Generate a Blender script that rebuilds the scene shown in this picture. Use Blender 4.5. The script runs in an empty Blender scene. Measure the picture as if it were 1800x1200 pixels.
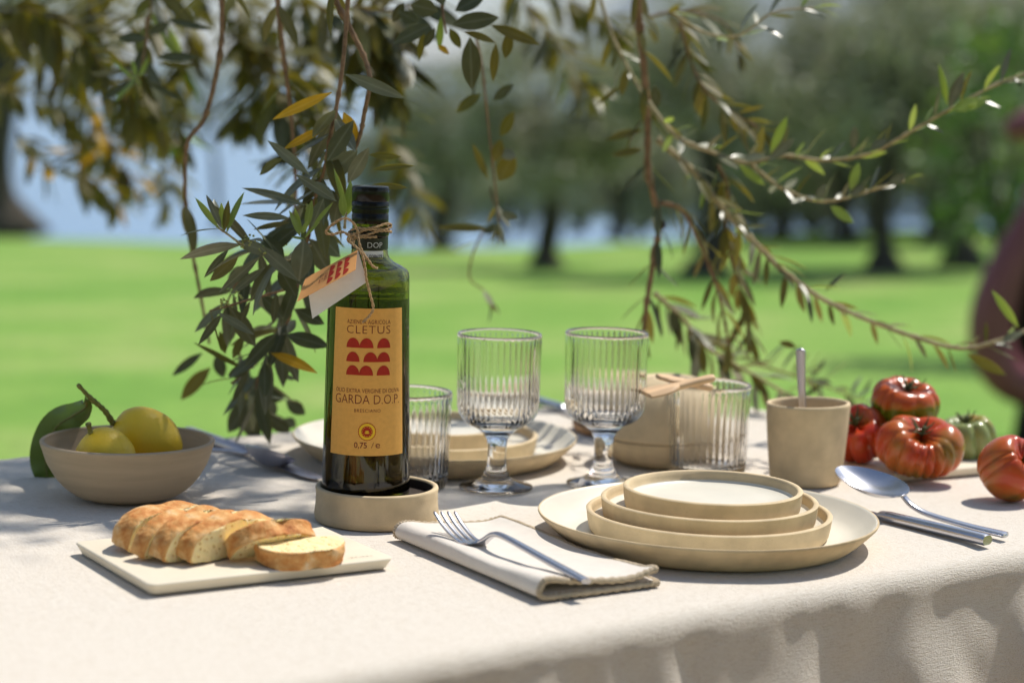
import bpy, bmesh, math, random
from mathutils import Vector, Matrix, noise
R = math.radians
rnd = random.Random(7)
sc = bpy.context.scene
COL = sc.collection

# ------------------------------------------------------------------ camera
TABLE = 0.75                      # height of the table top
CAM = Vector((0, 0, TABLE + 0.37))
PITCH, ROLL, FPX = R(7.25), R(1.45), 3725.0
fw = Vector((0, math.cos(PITCH), -math.sin(PITCH)))
up0 = Vector((0, math.sin(PITCH), math.cos(PITCH)))
rt0 = Vector((1, 0, 0))
rt = math.cos(ROLL) * rt0 + math.sin(ROLL) * up0
up = -math.sin(ROLL) * rt0 + math.cos(ROLL) * up0
cd = bpy.data.cameras.new('camera')
cam = bpy.data.objects.new('camera', cd); COL.objects.link(cam)
cam.matrix_world = Matrix((( rt.x, up.x, -fw.x, CAM.x), (rt.y, up.y, -fw.y, CAM.y), (rt.z, up.z, -fw.z, CAM.z), (0, 0, 0, 1)))
cd.sensor_width = 36.0; cd.lens = FPX / 1800 * 36
cd.clip_start = 0.05; cd.clip_end = 20000
cd.dof.use_dof = True; cd.dof.focus_distance = 1.70; cd.dof.aperture_fstop = 4.0
sc.camera = cam

# ------------------------------------------------------------------ sky, sun, exposure
SUN = Vector((0.44, 0.43, 1.0)).normalized()
w = bpy.data.worlds.new('World'); sc.world = w; w.use_nodes = True
nt = w.node_tree; bg = nt.nodes['Background']
sky = nt.nodes.new('ShaderNodeTexSky'); sky.sky_type = 'NISHITA'; sky.sun_disc = False
sky.sun_elevation = math.asin(SUN.z); sky.sun_rotation = math.atan2(SUN.x, SUN.y)
sky.air_density = 1.0; sky.dust_density = 0.4; sky.ozone_density = 1.0
nt.links.new(sky.outputs[0], bg.inputs[0]); bg.inputs[1].default_value = 0.10
sl = bpy.data.lights.new('sun', 'SUN'); sl.energy = 4.7; sl.angle = R(0.6); sl.color = (1.0, 0.95, 0.87)
so = bpy.data.objects.new('sun', sl); COL.objects.link(so)
so.rotation_euler = SUN.to_track_quat('Z', 'Y').to_euler(); so.location = (3, 2, 6)
sc.view_settings.view_transform = 'Standard'; sc.view_settings.look = 'None'
sc.view_settings.exposure = 0.34; sc.view_settings.gamma = 1.0; sc.view_settings.use_curve_mapping = False
sc.render.engine = 'CYCLES'
sc.cycles.use_denoising = True
sc.cycles.max_bounces = 16; sc.cycles.transmission_bounces = 16; sc.cycles.transparent_max_bounces = 12
sc.cycles.blur_glossy = 1.0; sc.cycles.sample_clamp_indirect = 0

# ------------------------------------------------------------------ helpers
def ray(px, py):
    return fw + rt * ((px - 900) / FPX) - up * ((py - 600) / FPX)
def at(px, py, d):                       # world point seen at that spot, at distance d in front of the camera
    v = ray(px, py); return CAM + v * (d / v.y)
def on(px, py, z=0.0):                   # world point on the level z above the table top
    v = ray(px, py); return CAM + v * ((TABLE + z - CAM.z) / v.z)

def link(o, parent=None):
    COL.objects.link(o)
    if parent is not None: o.parent = parent
    return o
def thing(name, label, cat, loc=(0, 0, 0), group=None):
    o = bpy.data.objects.new(name, None); o.empty_display_size = 0.02
    COL.objects.link(o); o.location = loc
    o['label'] = label; o['category'] = cat
    if group: o['group'] = group
    return o
def tag(o, label, cat, group=None):
    o['label'] = label; o['category'] = cat
    if group: o['group'] = group
    return o

class MB:
    def __init__(s): s.v = []; s.f = []; s.m = []
    def add(s, vs, fs, mi=0):
        o = len(s.v); s.v += [tuple(x) for x in vs]
        for f in fs:
            s.f.append(tuple(i + o for i in f)); s.m.append(mi)
        return s
    def mesh(s, name, mats, smooth=True, sharp=None):
        me = bpy.data.meshes.new(name); me.from_pydata(s.v, [], s.f)
        for m in (mats if isinstance(mats, (list, tuple)) else [mats]): me.materials.append(m)
        me.polygons.foreach_set('material_index', s.m)
        me.polygons.foreach_set('use_smooth', [smooth] * len(s.f))
        me.update()
        if sharp: me.set_sharp_from_angle(angle=R(sharp))
        return me
    def build(s, name, mats, parent=None, smooth=True, sharp=None, origin=None):
        if origin is not None:
            o = Vector(origin); s.v = [tuple(Vector(p) - o) for p in s.v]
        ob = bpy.data.objects.new(name, s.mesh(name, mats, smooth, sharp))
        if origin is not None: ob.location = origin
        return link(ob, parent)

def lathe(mb, prof, seg=64, mod=None, mats=None, cx=0, cy=0, cz=0):
    """prof: (r, z) from start to end; r == 0 closes with a pole"""
    rows = []
    for i, (r, z) in enumerate(prof):
        if r <= 1e-7:
            rows.append([len(mb.v)]); mb.v.append((cx, cy, cz + z))
        else:
            row = []
            for k in range(seg):
                a = 2 * math.pi * k / seg
                rr, zz = (r, z) if mod is None else mod(r, z, a, i)
                row.append(len(mb.v)); mb.v.append((cx + rr * math.cos(a), cy + rr * math.sin(a), cz + zz))
            rows.append(row)
    for i in range(len(rows) - 1):
        A, B = rows[i], rows[i + 1]; mi = mats[i] if mats else 0
        for k in range(seg):
            k2 = (k + 1) % seg
            if len(A) == 1 and len(B) == 1: continue
            if len(A) == 1: mb.f.append((A[0], B[k2], B[k]))
            elif len(B) == 1: mb.f.append((A[k], A[k2], B[0]))
            else: mb.f.append((A[k], A[k2], B[k2], B[k]))
            mb.m.append(mi)
    return mb

def crom(pts, n):
    """Catmull-Rom through tuples of any length"""
    out = []; P = [tuple(p) for p in pts]; L = len(P)
    for i in range(L - 1):
        a, b, c, d = P[max(i - 1, 0)], P[i], P[i + 1], P[min(i + 2, L - 1)]
        for k in range(n):
            t = k / n
            out.append(tuple(0.5 * (2 * b[j] + (c[j] - a[j]) * t + (2 * a[j] - 5 * b[j] + 4 * c[j] - d[j]) * t * t + (3 * b[j] - a[j] - 3 * c[j] + d[j]) * t ** 3) for j in range(len(b))))
    out.append(P[-1]); return out

def tube(mb, pts, rad, seg=8, cap=True, mi=0, flat=1.0, upv=None):
    """pts Vectors, rad number or list; flat squashes the section along its second axis"""
    pts = [Vector(p) for p in pts]; n = len(pts)
    rads = rad if isinstance(rad, (list, tuple)) else [rad] * n
    ref = Vector(upv) if upv else None; prev = None; rows = []
    for i, p in enumerate(pts):
        t = (pts[min(i + 1, n - 1)] - pts[max(i - 1, 0)])
        if t.length < 1e-9: t = Vector((0, 0, 1))
        t.normalize()
        if ref is not None: a = ref.cross(t)
        elif prev is None: a = t.orthogonal()
        else: a = prev - t * prev.dot(t)
        if a.length < 1e-6: a = t.orthogonal()
        a.normalize(); prev = a; b = t.cross(a)
        row = []
        for k in range(seg):
            an = 2 * math.pi * k / seg
            q = p + a * (math.cos(an) * rads[i]) + b * (math.sin(an) * rads[i] * flat)
            row.append(len(mb.v)); mb.v.append(tuple(q))
        rows.append(row)
    for i in range(n - 1):
        for k in range(seg):
            k2 = (k + 1) % seg
            mb.f.append((rows[i][k], rows[i][k2], rows[i + 1][k2], rows[i + 1][k])); mb.m.append(mi)
    if cap:
        mb.f.append(tuple(reversed(rows[0]))); mb.m.append(mi)
        mb.f.append(tuple(rows[-1])); mb.m.append(mi)
    return mb

def bevel_box(name, size, mats, parent=None, loc=(0, 0, 0), rotz=0, bev=0.002, seg=2):
    bm = bmesh.new(); bmesh.ops.create_cube(bm, size=1.0)
    bmesh.ops.scale(bm, vec=size, verts=bm.verts)
    bmesh.ops.bevel(bm, geom=list(bm.edges), offset=bev, segments=seg, affect='EDGES', profile=0.5)
    me = bpy.data.meshes.new(name); bm.to_mesh(me); bm.free()
    me.materials.append(mats)
    for p in me.polygons: p.use_smooth = True
    me.set_sharp_from_angle(angle=R(35))
    o = bpy.data.objects.new(name, me); o.location = loc; o.rotation_euler = (0, 0, rotz)
    return link(o, parent)

def sm(x, a=0.0, b=1.0):
    t = min(1, max(0, (x - a) / (b - a))); return t * t * (3 - 2 * t)

# ------------------------------------------------------------------ materials
MATS = {}
def mat(name, col, rough=0.5, spec=0.5, bump=0, bscale=200, var=0, vscale=20, col2=None, metal=0, trans=0, ior=1.5, sss=0, sheen=0, detail=4, coord='Object', speck=0, speck_col=(0.2, 0.13, 0.06), stretch=None):
    m = bpy.data.materials.new(name); m.use_nodes = True; MATS[name] = m
    n = m.node_tree; N = n.nodes; b = N['Principled BSDF']
    b.inputs['Base Color'].default_value = (*col, 1); b.inputs['Roughness'].default_value = rough
    b.inputs['Specular IOR Level'].default_value = spec; b.inputs['Metallic'].default_value = metal
    b.inputs['Transmission Weight'].default_value = trans; b.inputs['IOR'].default_value = ior
    if sss:
        b.inputs['Subsurface Weight'].default_value = sss; b.inputs['Subsurface Radius'].default_value = (0.01, 0.005, 0.002); b.inputs['Subsurface Scale'].default_value = 0.5
    if sheen: b.inputs['Sheen Weight'].default_value = sheen
    tc = N.new('ShaderNodeTexCoord'); src = tc.outputs[coord]
    if stretch:
        mp = N.new('ShaderNodeMapping'); mp.inputs['Scale'].default_value = stretch; n.links.new(src, mp.inputs[0]); src = mp.outputs[0]
    last = None
    if var or col2:
        t = N.new('ShaderNodeTexNoise'); t.inputs['Scale'].default_value = vscale; t.inputs['Detail'].default_value = detail
        n.links.new(src, t.inputs['Vector'])
        r = N.new('ShaderNodeValToRGB'); c2 = col2 or tuple(c * (1 - var) for c in col); c1 = col if col2 else tuple(min(1, c * (1 + var * 0.5)) for c in col)
        r.color_ramp.elements[0].position = 0.35; r.color_ramp.elements[0].color = (*c1, 1)
        r.color_ramp.elements[1].position = 0.68; r.color_ramp.elements[1].color = (*c2, 1)
        n.links.new(t.outputs[0], r.inputs[0]); last = r.outputs[0]
    if speck:
        t = N.new('ShaderNodeTexVoronoi'); t.inputs['Scale'].default_value = speck; n.links.new(src, t.inputs['Vector'])
        r = N.new('ShaderNodeValToRGB'); r.color_ramp.elements[0].position = 0.035; r.color_ramp.elements[1].position = 0.06
        r.color_ramp.elements[0].color = (1, 1, 1, 1); r.color_ramp.elements[1].color = (0, 0, 0, 1)
        n.links.new(t.outputs['Distance'], r.inputs[0])
        mx = N.new('ShaderNodeMix'); mx.data_type = 'RGBA'; n.links.new(r.outputs[0], mx.inputs['Factor'])
        if last: n.links.new(last, mx.inputs['A'])
        else: mx.inputs['A'].default_value = (*col, 1)
        mx.inputs['B'].default_value = (*speck_col, 1); last = mx.outputs['Result']
    if last: n.links.new(last, b.inputs['Base Color'])
    if bump:
        t = N.new('ShaderNodeTexNoise'); t.inputs['Scale'].default_value = bscale; t.inputs['Detail'].default_value = 3
        n.links.new(src, t.inputs['Vector'])
        bp = N.new('ShaderNodeBump'); bp.inputs['Strength'].default_value = bump; bp.inputs['Distance'].default_value = 0.001
        n.links.new(t.outputs[0], bp.inputs['Height']); n.links.new(bp.outputs[0], b.inputs['Normal'])
    return m

CLAY = mat('stoneware_clay', (0.66, 0.515, 0.315), 0.75, 0.3, bump=0.25, bscale=900, var=0.16, vscale=45, speck=260, speck_col=(0.30, 0.19, 0.09))
CLAYD = mat('stoneware_dark_clay', (0.56, 0.42, 0.27), 0.8, 0.3, bump=0.25, bscale=900, var=0.12, vscale=30, stretch=(0.3, 0.3, 4), speck=160, speck_col=(0.3, 0.2, 0.1))
GLAZE = mat('cream_glaze', (0.74, 0.69, 0.57), 0.38, 0.5, bump=0.05, bscale=300, var=0.05, vscale=25)
BOARD = mat('cream_board', (0.75, 0.665, 0.51), 0.6, 0.4, bump=0.08, bscale=400, var=0.07, vscale=18)
STEEL = mat('brushed_steel', (0.56, 0.56, 0.60), 0.27, 0.5, metal=1, bump=0.06, bscale=500, stretch=(0.2, 1, 1))
STEELM = mat('matte_steel', (0.47, 0.46, 0.52), 0.42, 0.5, metal=1, bump=0.05, bscale=600)
GLASS = mat('clear_glass', (1.0, 1.0, 1.0), 0.0, 0.5, trans=1, ior=1.45)
BGLASS = mat('green_bottle_glass', (0.36, 0.36, 0.045), 0.0, 0.5, trans=1, ior=1.5)
OIL = mat('olive_oil', (0.10, 0.06, 0.005), 0.0, 0.5, trans=1, ior=1.47)
BLACK = mat('black_gloss_cap', (0.004, 0.004, 0.004), 0.2, 0.3)
BLACKB = mat('black_neck_band', (0.008, 0.008, 0.008), 0.3, 0.5)
LABEL = mat('ochre_label_paper', (0.75, 0.39, 0.095), 0.75, 0.2, bump=0.1, bscale=1500, var=0.05, vscale=300)
INK = mat('dark_red_ink', (0.16, 0.018, 0.022), 0.7, 0.2)
REDINK = mat('red_ink', (0.40, 0.028, 0.014), 0.7, 0.2, var=0.1, vscale=200)
YELINK = mat('yellow_seal_ink', (0.80, 0.50, 0.03), 0.6, 0.2)
WHITEP = mat('white_paper', (0.80, 0.79, 0.76), 0.75, 0.2, var=0.03, vscale=150)
TAGP = mat('orange_tag_paper', (0.70, 0.33, 0.11), 0.75, 0.2, var=0.04, vscale=200)
WHITEI = mat('white_ink', (0.75, 0.75, 0.73), 0.5, 0.3)
BLACKI = mat('black_ink', (0.01, 0.01, 0.01), 0.5, 0.3)
TWINE = mat('jute_twine', (0.52, 0.35, 0.19), 0.9, 0.1, var=0.4, vscale=900, bump=0.6, bscale=2500)
DISHDARK = mat('dark_dish_inside', (0.030, 0.018, 0.011), 0.7, 0.3, bump=0.3, bscale=900)  # near-black brown for the raised floor and inner wall of the coaster dish
WOOD = mat('pale_wood', (0.70, 0.47, 0.27), 0.6, 0.3, var=0.25, vscale=60, stretch=(0.15, 1, 1), bump=0.1, bscale=300)
WOODB = mat('oiled_wood', (0.47, 0.26, 0.12), 0.6, 0.3, var=0.25, vscale=60, bump=0.1, bscale=300)
NAPK = mat('ivory_napkin_cotton', (0.77, 0.70, 0.61), 0.95, 0.1, bump=0.6, bscale=1400, sheen=0.2, var=0.04, vscale=80)
SERGE = mat('beige_serging_thread', (0.58, 0.47, 0.33), 0.95, 0.1, bump=0.8, bscale=1800, var=0.3, vscale=900)
LEMON = mat('lemon_peel', (0.93, 0.60, 0.025), 0.42, 0.4, bump=0.35, bscale=420, col2=(0.88, 0.60, 0.05), vscale=35, sss=0.06)
LSTEM = mat('green_twig', (0.20, 0.19, 0.05), 0.7, 0.3, var=0.4, vscale=200)
LLEAF = mat('lemon_leaf_green', (0.10, 0.16, 0.018), 0.36, 0.5, col2=(0.17, 0.22, 0.02), vscale=60, bump=0.1, bscale=200)
CALYX = mat('tomato_calyx', (0.09, 0.10, 0.035), 0.7, 0.3, var=0.5, vscale=300)
BARK = mat('olive_bark', (0.075, 0.062, 0.048), 0.9, 0.2, var=0.5, vscale=9, bump=1.0, bscale=30)
TWIG = mat('olive_twig_bark', (0.27, 0.165, 0.09), 0.8, 0.25, var=0.35, vscale=120, bump=0.4, bscale=500)
TWIGL = mat('young_twig_bark', (0.40, 0.33, 0.18), 0.75, 0.3, var=0.3, vscale=120, bump=0.3, bscale=500)
MAUVE = mat('mauve_surface', (0.22, 0.065, 0.085), 0.55, 0.4, var=0.15, vscale=6)
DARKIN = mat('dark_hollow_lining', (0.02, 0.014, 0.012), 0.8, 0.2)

def leafmat(name, top, trans, rough, tw):
    m = bpy.data.materials.new(name); m.use_nodes = True; n = m.node_tree; N = n.nodes
    b = N['Principled BSDF']; b.inputs['Roughness'].default_value = rough; b.inputs['Specular IOR Level'].default_value = 0.5
    tc = N.new('ShaderNodeTexCoord'); oi = N.new('ShaderNodeObjectInfo')
    t = N.new('ShaderNodeTexNoise'); t.inputs['Scale'].default_value = 3.0; n.links.new(tc.outputs['Object'], t.inputs['Vector'])
    ad = N.new('ShaderNodeMath'); ad.operation = 'MULTIPLY_ADD'; ad.inputs[1].default_value = 0.5; n.links.new(oi.outputs['Random'], ad.inputs[0]); n.links.new(t.outputs[0], ad.inputs[2])
    r = N.new('ShaderNodeValToRGB'); r.color_ramp.elements[0].position = 0.35; r.color_ramp.elements[1].position = 1.0
    r.color_ramp.elements[0].color = (*[c * 0.72 for c in top], 1); r.color_ramp.elements[1].color = (*[min(1, c * 1.35) for c in top], 1)
    sx = N.new('ShaderNodeSeparateXYZ'); n.links.new(tc.outputs['Object'], sx.inputs[0]); ab = N.new('ShaderNodeMath'); ab.operation = 'ABSOLUTE'; n.links.new(sx.outputs[1], ab.inputs[0])
    rb = N.new('ShaderNodeMapRange'); rb.inputs[1].default_value = 0.02; rb.inputs[2].default_value = 0.07; rb.inputs[3].default_value = 0.55; rb.inputs[4].default_value = 0.0; n.links.new(ab.outputs[0], rb.inputs[0])
    mr = N.new('ShaderNodeMix'); mr.data_type = 'RGBA'; n.links.new(rb.outputs[0], mr.inputs['Factor']); n.links.new(r.outputs[0], mr.inputs['A']); mr.inputs['B'].default_value = (*[min(1, c * 1.6 + 0.10) for c in top], 1)
    n.links.new(ad.outputs[0], r.inputs[0]); n.links.new(mr.outputs['Result'], b.inputs['Base Color'])
    tr = N.new('ShaderNodeBsdfTranslucent'); tr.inputs[0].default_value = (*trans, 1)
    mx = N.new('ShaderNodeMixShader'); mx.inputs[0].default_value = tw
    n.links.new(b.outputs[0], mx.inputs[1]); n.links.new(tr.outputs[0], mx.inputs[2])
    n.links.new(mx.outputs[0], N['Material Output'].inputs[0]); return m
LEAFM = {   # upper face, under face
 'dark':  (leafmat('olive_leaf_dark_upper', (0.118, 0.126, 0.05), (0.30, 0.27, 0.04), 0.42, 0.3), leafmat('olive_leaf_dark_under', (0.17, 0.17, 0.09), (0.2, 0.22, 0.03), 0.55, 0.25)),
 'olive': (leafmat('olive_leaf_upper', (0.13, 0.13, 0.036), (0.50, 0.44, 0.07), 0.4, 0.5), leafmat('olive_leaf_under', (0.22, 0.20, 0.085), (0.50, 0.44, 0.07), 0.6, 0.5)),
 'new':   (leafmat('olive_leaf_new_upper', (0.27, 0.31, 0.11), (0.62, 0.72, 0.20), 0.28, 0.55), leafmat('olive_leaf_new_under', (0.40, 0.42, 0.25), (0.62, 0.72, 0.20), 0.4, 0.55)),
 'gray':  (leafmat('olive_leaf_grey_upper', (0.20, 0.205, 0.115), (0.30, 0.31, 0.10), 0.34, 0.25), leafmat('olive_leaf_grey_under', (0.28, 0.28, 0.19), (0.2, 0.22, 0.06), 0.5, 0.18)),
 'brown': (leafmat('olive_leaf_brown_upper', (0.15, 0.13, 0.038), (0.46, 0.40, 0.08), 0.5, 0.5), leafmat('olive_leaf_brown_under', (0.22, 0.195, 0.085), (0.46, 0.40, 0.08), 0.6, 0.5)),
 'yellow':(leafmat('olive_leaf_yellow_upper', (0.66, 0.42, 0.025), (0.9, 0.62, 0.04), 0.42, 0.45), leafmat('olive_leaf_yellow_under', (0.60, 0.40, 0.06), (0.9, 0.62, 0.04), 0.5, 0.45)),
}
def crownmat(name, c1, c2, trc):
    m = bpy.data.materials.new(name); m.use_nodes = True; n = m.node_tree; N = n.nodes
    b = N['Principled BSDF']; b.inputs['Roughness'].default_value = 0.5
    g = N.new('ShaderNodeNewGeometry'); r = N.new('ShaderNodeValToRGB')
    r.color_ramp.elements[0].color = (*c1, 1); r.color_ramp.elements[1].color = (*c2, 1)
    n.links.new(g.outputs['Random Per Island'], r.inputs[0]); n.links.new(r.outputs[0], b.inputs['Base Color'])
    tr = N.new('ShaderNodeBsdfTranslucent'); tr.inputs[0].default_value = (*trc, 1)
    mx = N.new('ShaderNodeMixShader'); mx.inputs[0].default_value = 0.25
    n.links.new(b.outputs[0], mx.inputs[1]); n.links.new(tr.outputs[0], mx.inputs[2])
    n.links.new(mx.outputs[0], N['Material Output'].inputs[0]); return m
CROWN = crownmat('olive_crown_leaves', (0.11, 0.12, 0.06), (0.46, 0.46, 0.34), (0.36, 0.37, 0.2))
CROWNG = crownmat('bright_shrub_leaves', (0.05, 0.11, 0.02), (0.12, 0.22, 0.045), (0.2, 0.33, 0.05))

# ------------------------------------------------------------------ setting: lawn, lake, hills
def ground_z(y, x=0.0):
    s = max(0.0, y - 2.5); return -0.056 * (s * s / (s + 3.0)) + 0.024 * max(0.0, y - 9) ** 2 / (max(0.0, y - 9) + 4) * sm(x, -1.5, 6)
def lawn():
    mb = MB(); ys = [-30, -10, -3, 0, 1, 2, 2.5, 3, 4, 5, 6, 7, 8, 9, 10, 12, 14, 16, 18, 20, 22, 24, 26, 28, 30, 31, 32, 33, 34.5]
    xs = [-120, -60, -40, -30, -24, -18, -14, -11, -9, -7, -5.5, -4, -3, -2, -1, 0, 1, 2, 3, 4, 5.5, 7, 9, 11, 14, 18, 24, 30, 40, 60, 120]
    for y in ys:
        for x in xs:
            e = 30.5 + 4.0 * sm(x, -3, 12)
            yy = y if y < 26 else 26 + (y - 26) * (e - 26) / 8.5 * 1.0
            z = ground_z(yy, x) + 0.05 * noise.noise((x * 0.25, yy * 0.2, 0)) * sm(yy, 4, 9)
            if y >= 33: z -= 0.35 * (y - 32)
            mb.v.append((x, yy, z))
    nx = len(xs)
    for j in range(len(ys) - 1):
        for i in range(nx - 1):
            a = j * nx + i; mb.f.append((a, a + 1, a + 1 + nx, a + nx)); mb.m.append(0)
    # the bank falls away to the lake bed
    o = len(mb.v); last = (len(ys) - 1) * nx
    for i, x in enumerate(xs): mb.v.append((x, mb.v[last + i][1] + 4, -9))
    for i in range(nx - 1):
        mb.f.append((last + i, last + i + 1, o + i + 1, o + i)); mb.m.append(0)
    m = bpy.data.materials.new('lawn_grass'); m.use_nodes = True; n = m.node_tree; N = n.nodes; b = N['Principled BSDF']
    b.inputs['Roughness'].default_value = 0.85; b.inputs['Specular IOR Level'].default_value = 0.2
    
    tc = N.new('ShaderNodeTexCoord'); mp = N.new('ShaderNodeMapping'); n.links.new(tc.outputs['Object'], mp.inputs[0])
    t1 = N.new('ShaderNodeTexNoise'); t1.inputs['Scale'].default_value = 0.8; t1.inputs['Detail'].default_value = 6; t1.inputs['Roughness'].default_value = 0.6
    t2 = N.new('ShaderNodeTexNoise'); t2.inputs['Scale'].default_value = 14; t2.inputs['Detail'].default_value = 6
    n.links.new(mp.outputs[0], t1.inputs['Vector']); n.links.new(mp.outputs[0], t2.inputs['Vector'])
    r1 = N.new('ShaderNodeValToRGB'); e = r1.color_ramp.elements
    e[0].position = 0.32; e[0].color = (0.145, 0.315, 0.038, 1); e[1].position = 0.66; e[1].color = (0.32, 0.42, 0.11, 1)
    x = e.new(0.5); x.color = (0.215, 0.375, 0.06, 1)
    n.links.new(t1.outputs[0], r1.inputs[0])
    r2 = N.new('ShaderNodeValToRGB'); r2.color_ramp.elements[0].position = 0.3; r2.color_ramp.elements[0].color = (0.7, 0.7, 0.7, 1); r2.color_ramp.elements[1].position = 0.7
    n.links.new(t2.outputs[0], r2.inputs[0])
    mx = N.new('ShaderNodeMix'); mx.data_type = 'RGBA'; mx.blend_type = 'MULTIPLY'; mx.inputs['Factor'].default_value = 1
    n.links.new(r1.outputs[0], mx.inputs['A']); n.links.new(r2.outputs[0], mx.inputs['B']); n.links.new(mx.outputs['Result'], b.inputs['Base Color'])
    bp = N.new('ShaderNodeBump'); bp.inputs['Strength'].default_value = 0.5; bp.inputs['Distance'].default_value = 0.03
    n.links.new(t2.outputs[0], bp.inputs['Height']); n.links.new(bp.outputs[0], b.inputs['Normal'])
    o = mb.build('lawn', m); o['kind'] = 'structure'; return o
lawn()
wm = mat('lake_water', (0.16, 0.30, 0.48), 0.18, 0.5, bump=0.5, bscale=1.2, ior=1.33, coord='Object')
mb = MB(); mb.add([(-6000, 28, -6), (6000, 28, -6), (6000, 9000, -6), (-6000, 9000, -6)], [(0, 1, 2, 3)])
mb.build('lake', wm, smooth=False)['kind'] = 'structure'
HILL = mat('wooded_hill', (0.055, 0.075, 0.045), 0.95, 0.1, col2=(0.11, 0.12, 0.08), vscale=0.006, detail=8)
def hills(name, y0, pts, depth):
    mb = MB(); P = crom([(x, h) for x, h in pts], 10); nx = len(P); rows = 7
    for j in range(rows):
        t = j / (rows - 1)
        for (x, h) in P:
            k = 1 - (1 - t) ** 2
            mb.v.append((x + 60 * noise.noise((x * 0.004, t * 3, 1)), y0 + depth * t, -6.5 + h * k * (1 + 0.10 * noise.noise((x * 0.006, t * 4, 5)))))
    for j in range(rows - 1):
        for i in range(nx - 1):
            a = j * nx + i; mb.f.append((a, a + 1, a + 1 + nx, a + nx)); mb.m.append(0)
    mb.build(name, HILL)['kind'] = 'structure'
hills('mountain', 4200, [(-6000, 60), (-3500, 40), (-1800, 30), (-900, 25), (-300, 30), (0, 60), (250, 190), (700, 420), (1500, 800), (2600, 900), (4000, 700), (6500, 500)], 2200)

# ------------------------------------------------------------------ table and cloth
TU = Vector((math.cos(R(37.7)), math.sin(R(37.7)), 0)); TV = Vector((-TU.y, TU.x, 0))
U0, U1, V0, V1 = -0.10, 1.672, 1.083, 1.836
def uv(u, v, z=0): return TU * u + TV * v + Vector((0, 0, z))
tb = thing('dining_table', 'rectangular garden table hidden under the long linen cloth', 'table', tuple(uv((U0 + U1) / 2, (V0 + V1) / 2, ground_z(1.5))))
TWD = mat('table_wood', (0.25, 0.16, 0.09), 0.6, 0.3, var=0.3, vscale=20)
c = uv((U0 + U1) / 2, (V0 + V1) / 2)
def tbox(name, su, sv, sz, du, dv, z):
    p = TU * du + TV * dv + Vector((0, 0, z))
    o = bevel_box(name, (su, sv, sz), TWD, tb, tuple(p), R(37.7), 0.004); return o
tbox('tabletop', U1 - U0 - 0.02, V1 - V0 - 0.02, 0.03, 0, 0, TABLE - 0.0215)
for a in (-1, 1):
    for b_ in (-1, 1): tbox('leg', 0.06, 0.06, TABLE - 0.04, a * ((U1 - U0) / 2 - 0.1), b_ * ((V1 - V0) / 2 - 0.1), (TABLE - 0.04) / 2)
tbox('apron', U1 - U0 - 0.26, 0.02, 0.07, 0, -((V1 - V0) / 2 - 0.1), TABLE - 0.074); tbox('apron', U1 - U0 - 0.26, 0.02, 0.07, 0, ((V1 - V0) / 2 - 0.1), TABLE - 0.074)

def linen():
    m = bpy.data.materials.new('natural_linen'); m.use_nodes = True; n = m.node_tree; N = n.nodes; b = N['Principled BSDF']
    b.inputs['Roughness'].default_value = 0.95; b.inputs['Specular IOR Level'].default_value = 0.12; b.inputs['Sheen Weight'].default_value = 0.12
    tc = N.new('ShaderNodeTexCoord')
    mp = N.new('ShaderNodeMapping'); mp.inputs['Rotation'].default_value = (0, 0, -R(37.7)); n.links.new(tc.outputs['Object'], mp.inputs[0])
    cx = []
    for s in ((110, 1500, 1500), (1500, 110, 1500)):
        q = N.new('ShaderNodeMapping'); q.inputs['Scale'].default_value = s; n.links.new(mp.outputs[0], q.inputs[0])
        t = N.new('ShaderNodeTexNoise'); t.inputs['Scale'].default_value = 1.0; t.inputs['Detail'].default_value = 2; n.links.new(q.outputs[0], t.inputs['Vector']); cx.append(t)
    ad = N.new('ShaderNodeMath'); ad.operation = 'ADD'; n.links.new(cx[0].outputs[0], ad.inputs[0]); n.links.new(cx[1].outputs[0], ad.inputs[1])
    t3 = N.new('ShaderNodeTexNoise'); t3.inputs['Scale'].default_value = 520; t3.inputs['Detail'].default_value = 4; n.links.new(tc.outputs['Object'], t3.inputs['Vector'])
    ad2 = N.new('ShaderNodeMath'); ad2.operation = 'MULTIPLY_ADD'; ad2.inputs[1].default_value = 1.1; n.links.new(t3.outputs[0], ad2.inputs[0]); n.links.new(ad.outputs[0], ad2.inputs[2])
    bp = N.new('ShaderNodeBump'); bp.inputs['Strength'].default_value = 0.55; bp.inputs['Distance'].default_value = 0.0011
    n.links.new(ad2.outputs[0], bp.inputs['Height']); n.links.new(bp.outputs[0], b.inputs['Normal'])
    r = N.new('ShaderNodeValToRGB'); r.color_ramp.elements[0].position = 0.75; r.color_ramp.elements[1].position = 1.3
    r.color_ramp.elements[0].color = (0.60, 0.52, 0.42, 1); r.color_ramp.elements[1].color = (0.725, 0.66, 0.57, 1)
    n.links.new(ad.outputs[0], r.inputs[0]); n.links.new(r.outputs[0], b.inputs['Base Color']); return m
LINEN = linen()
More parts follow.
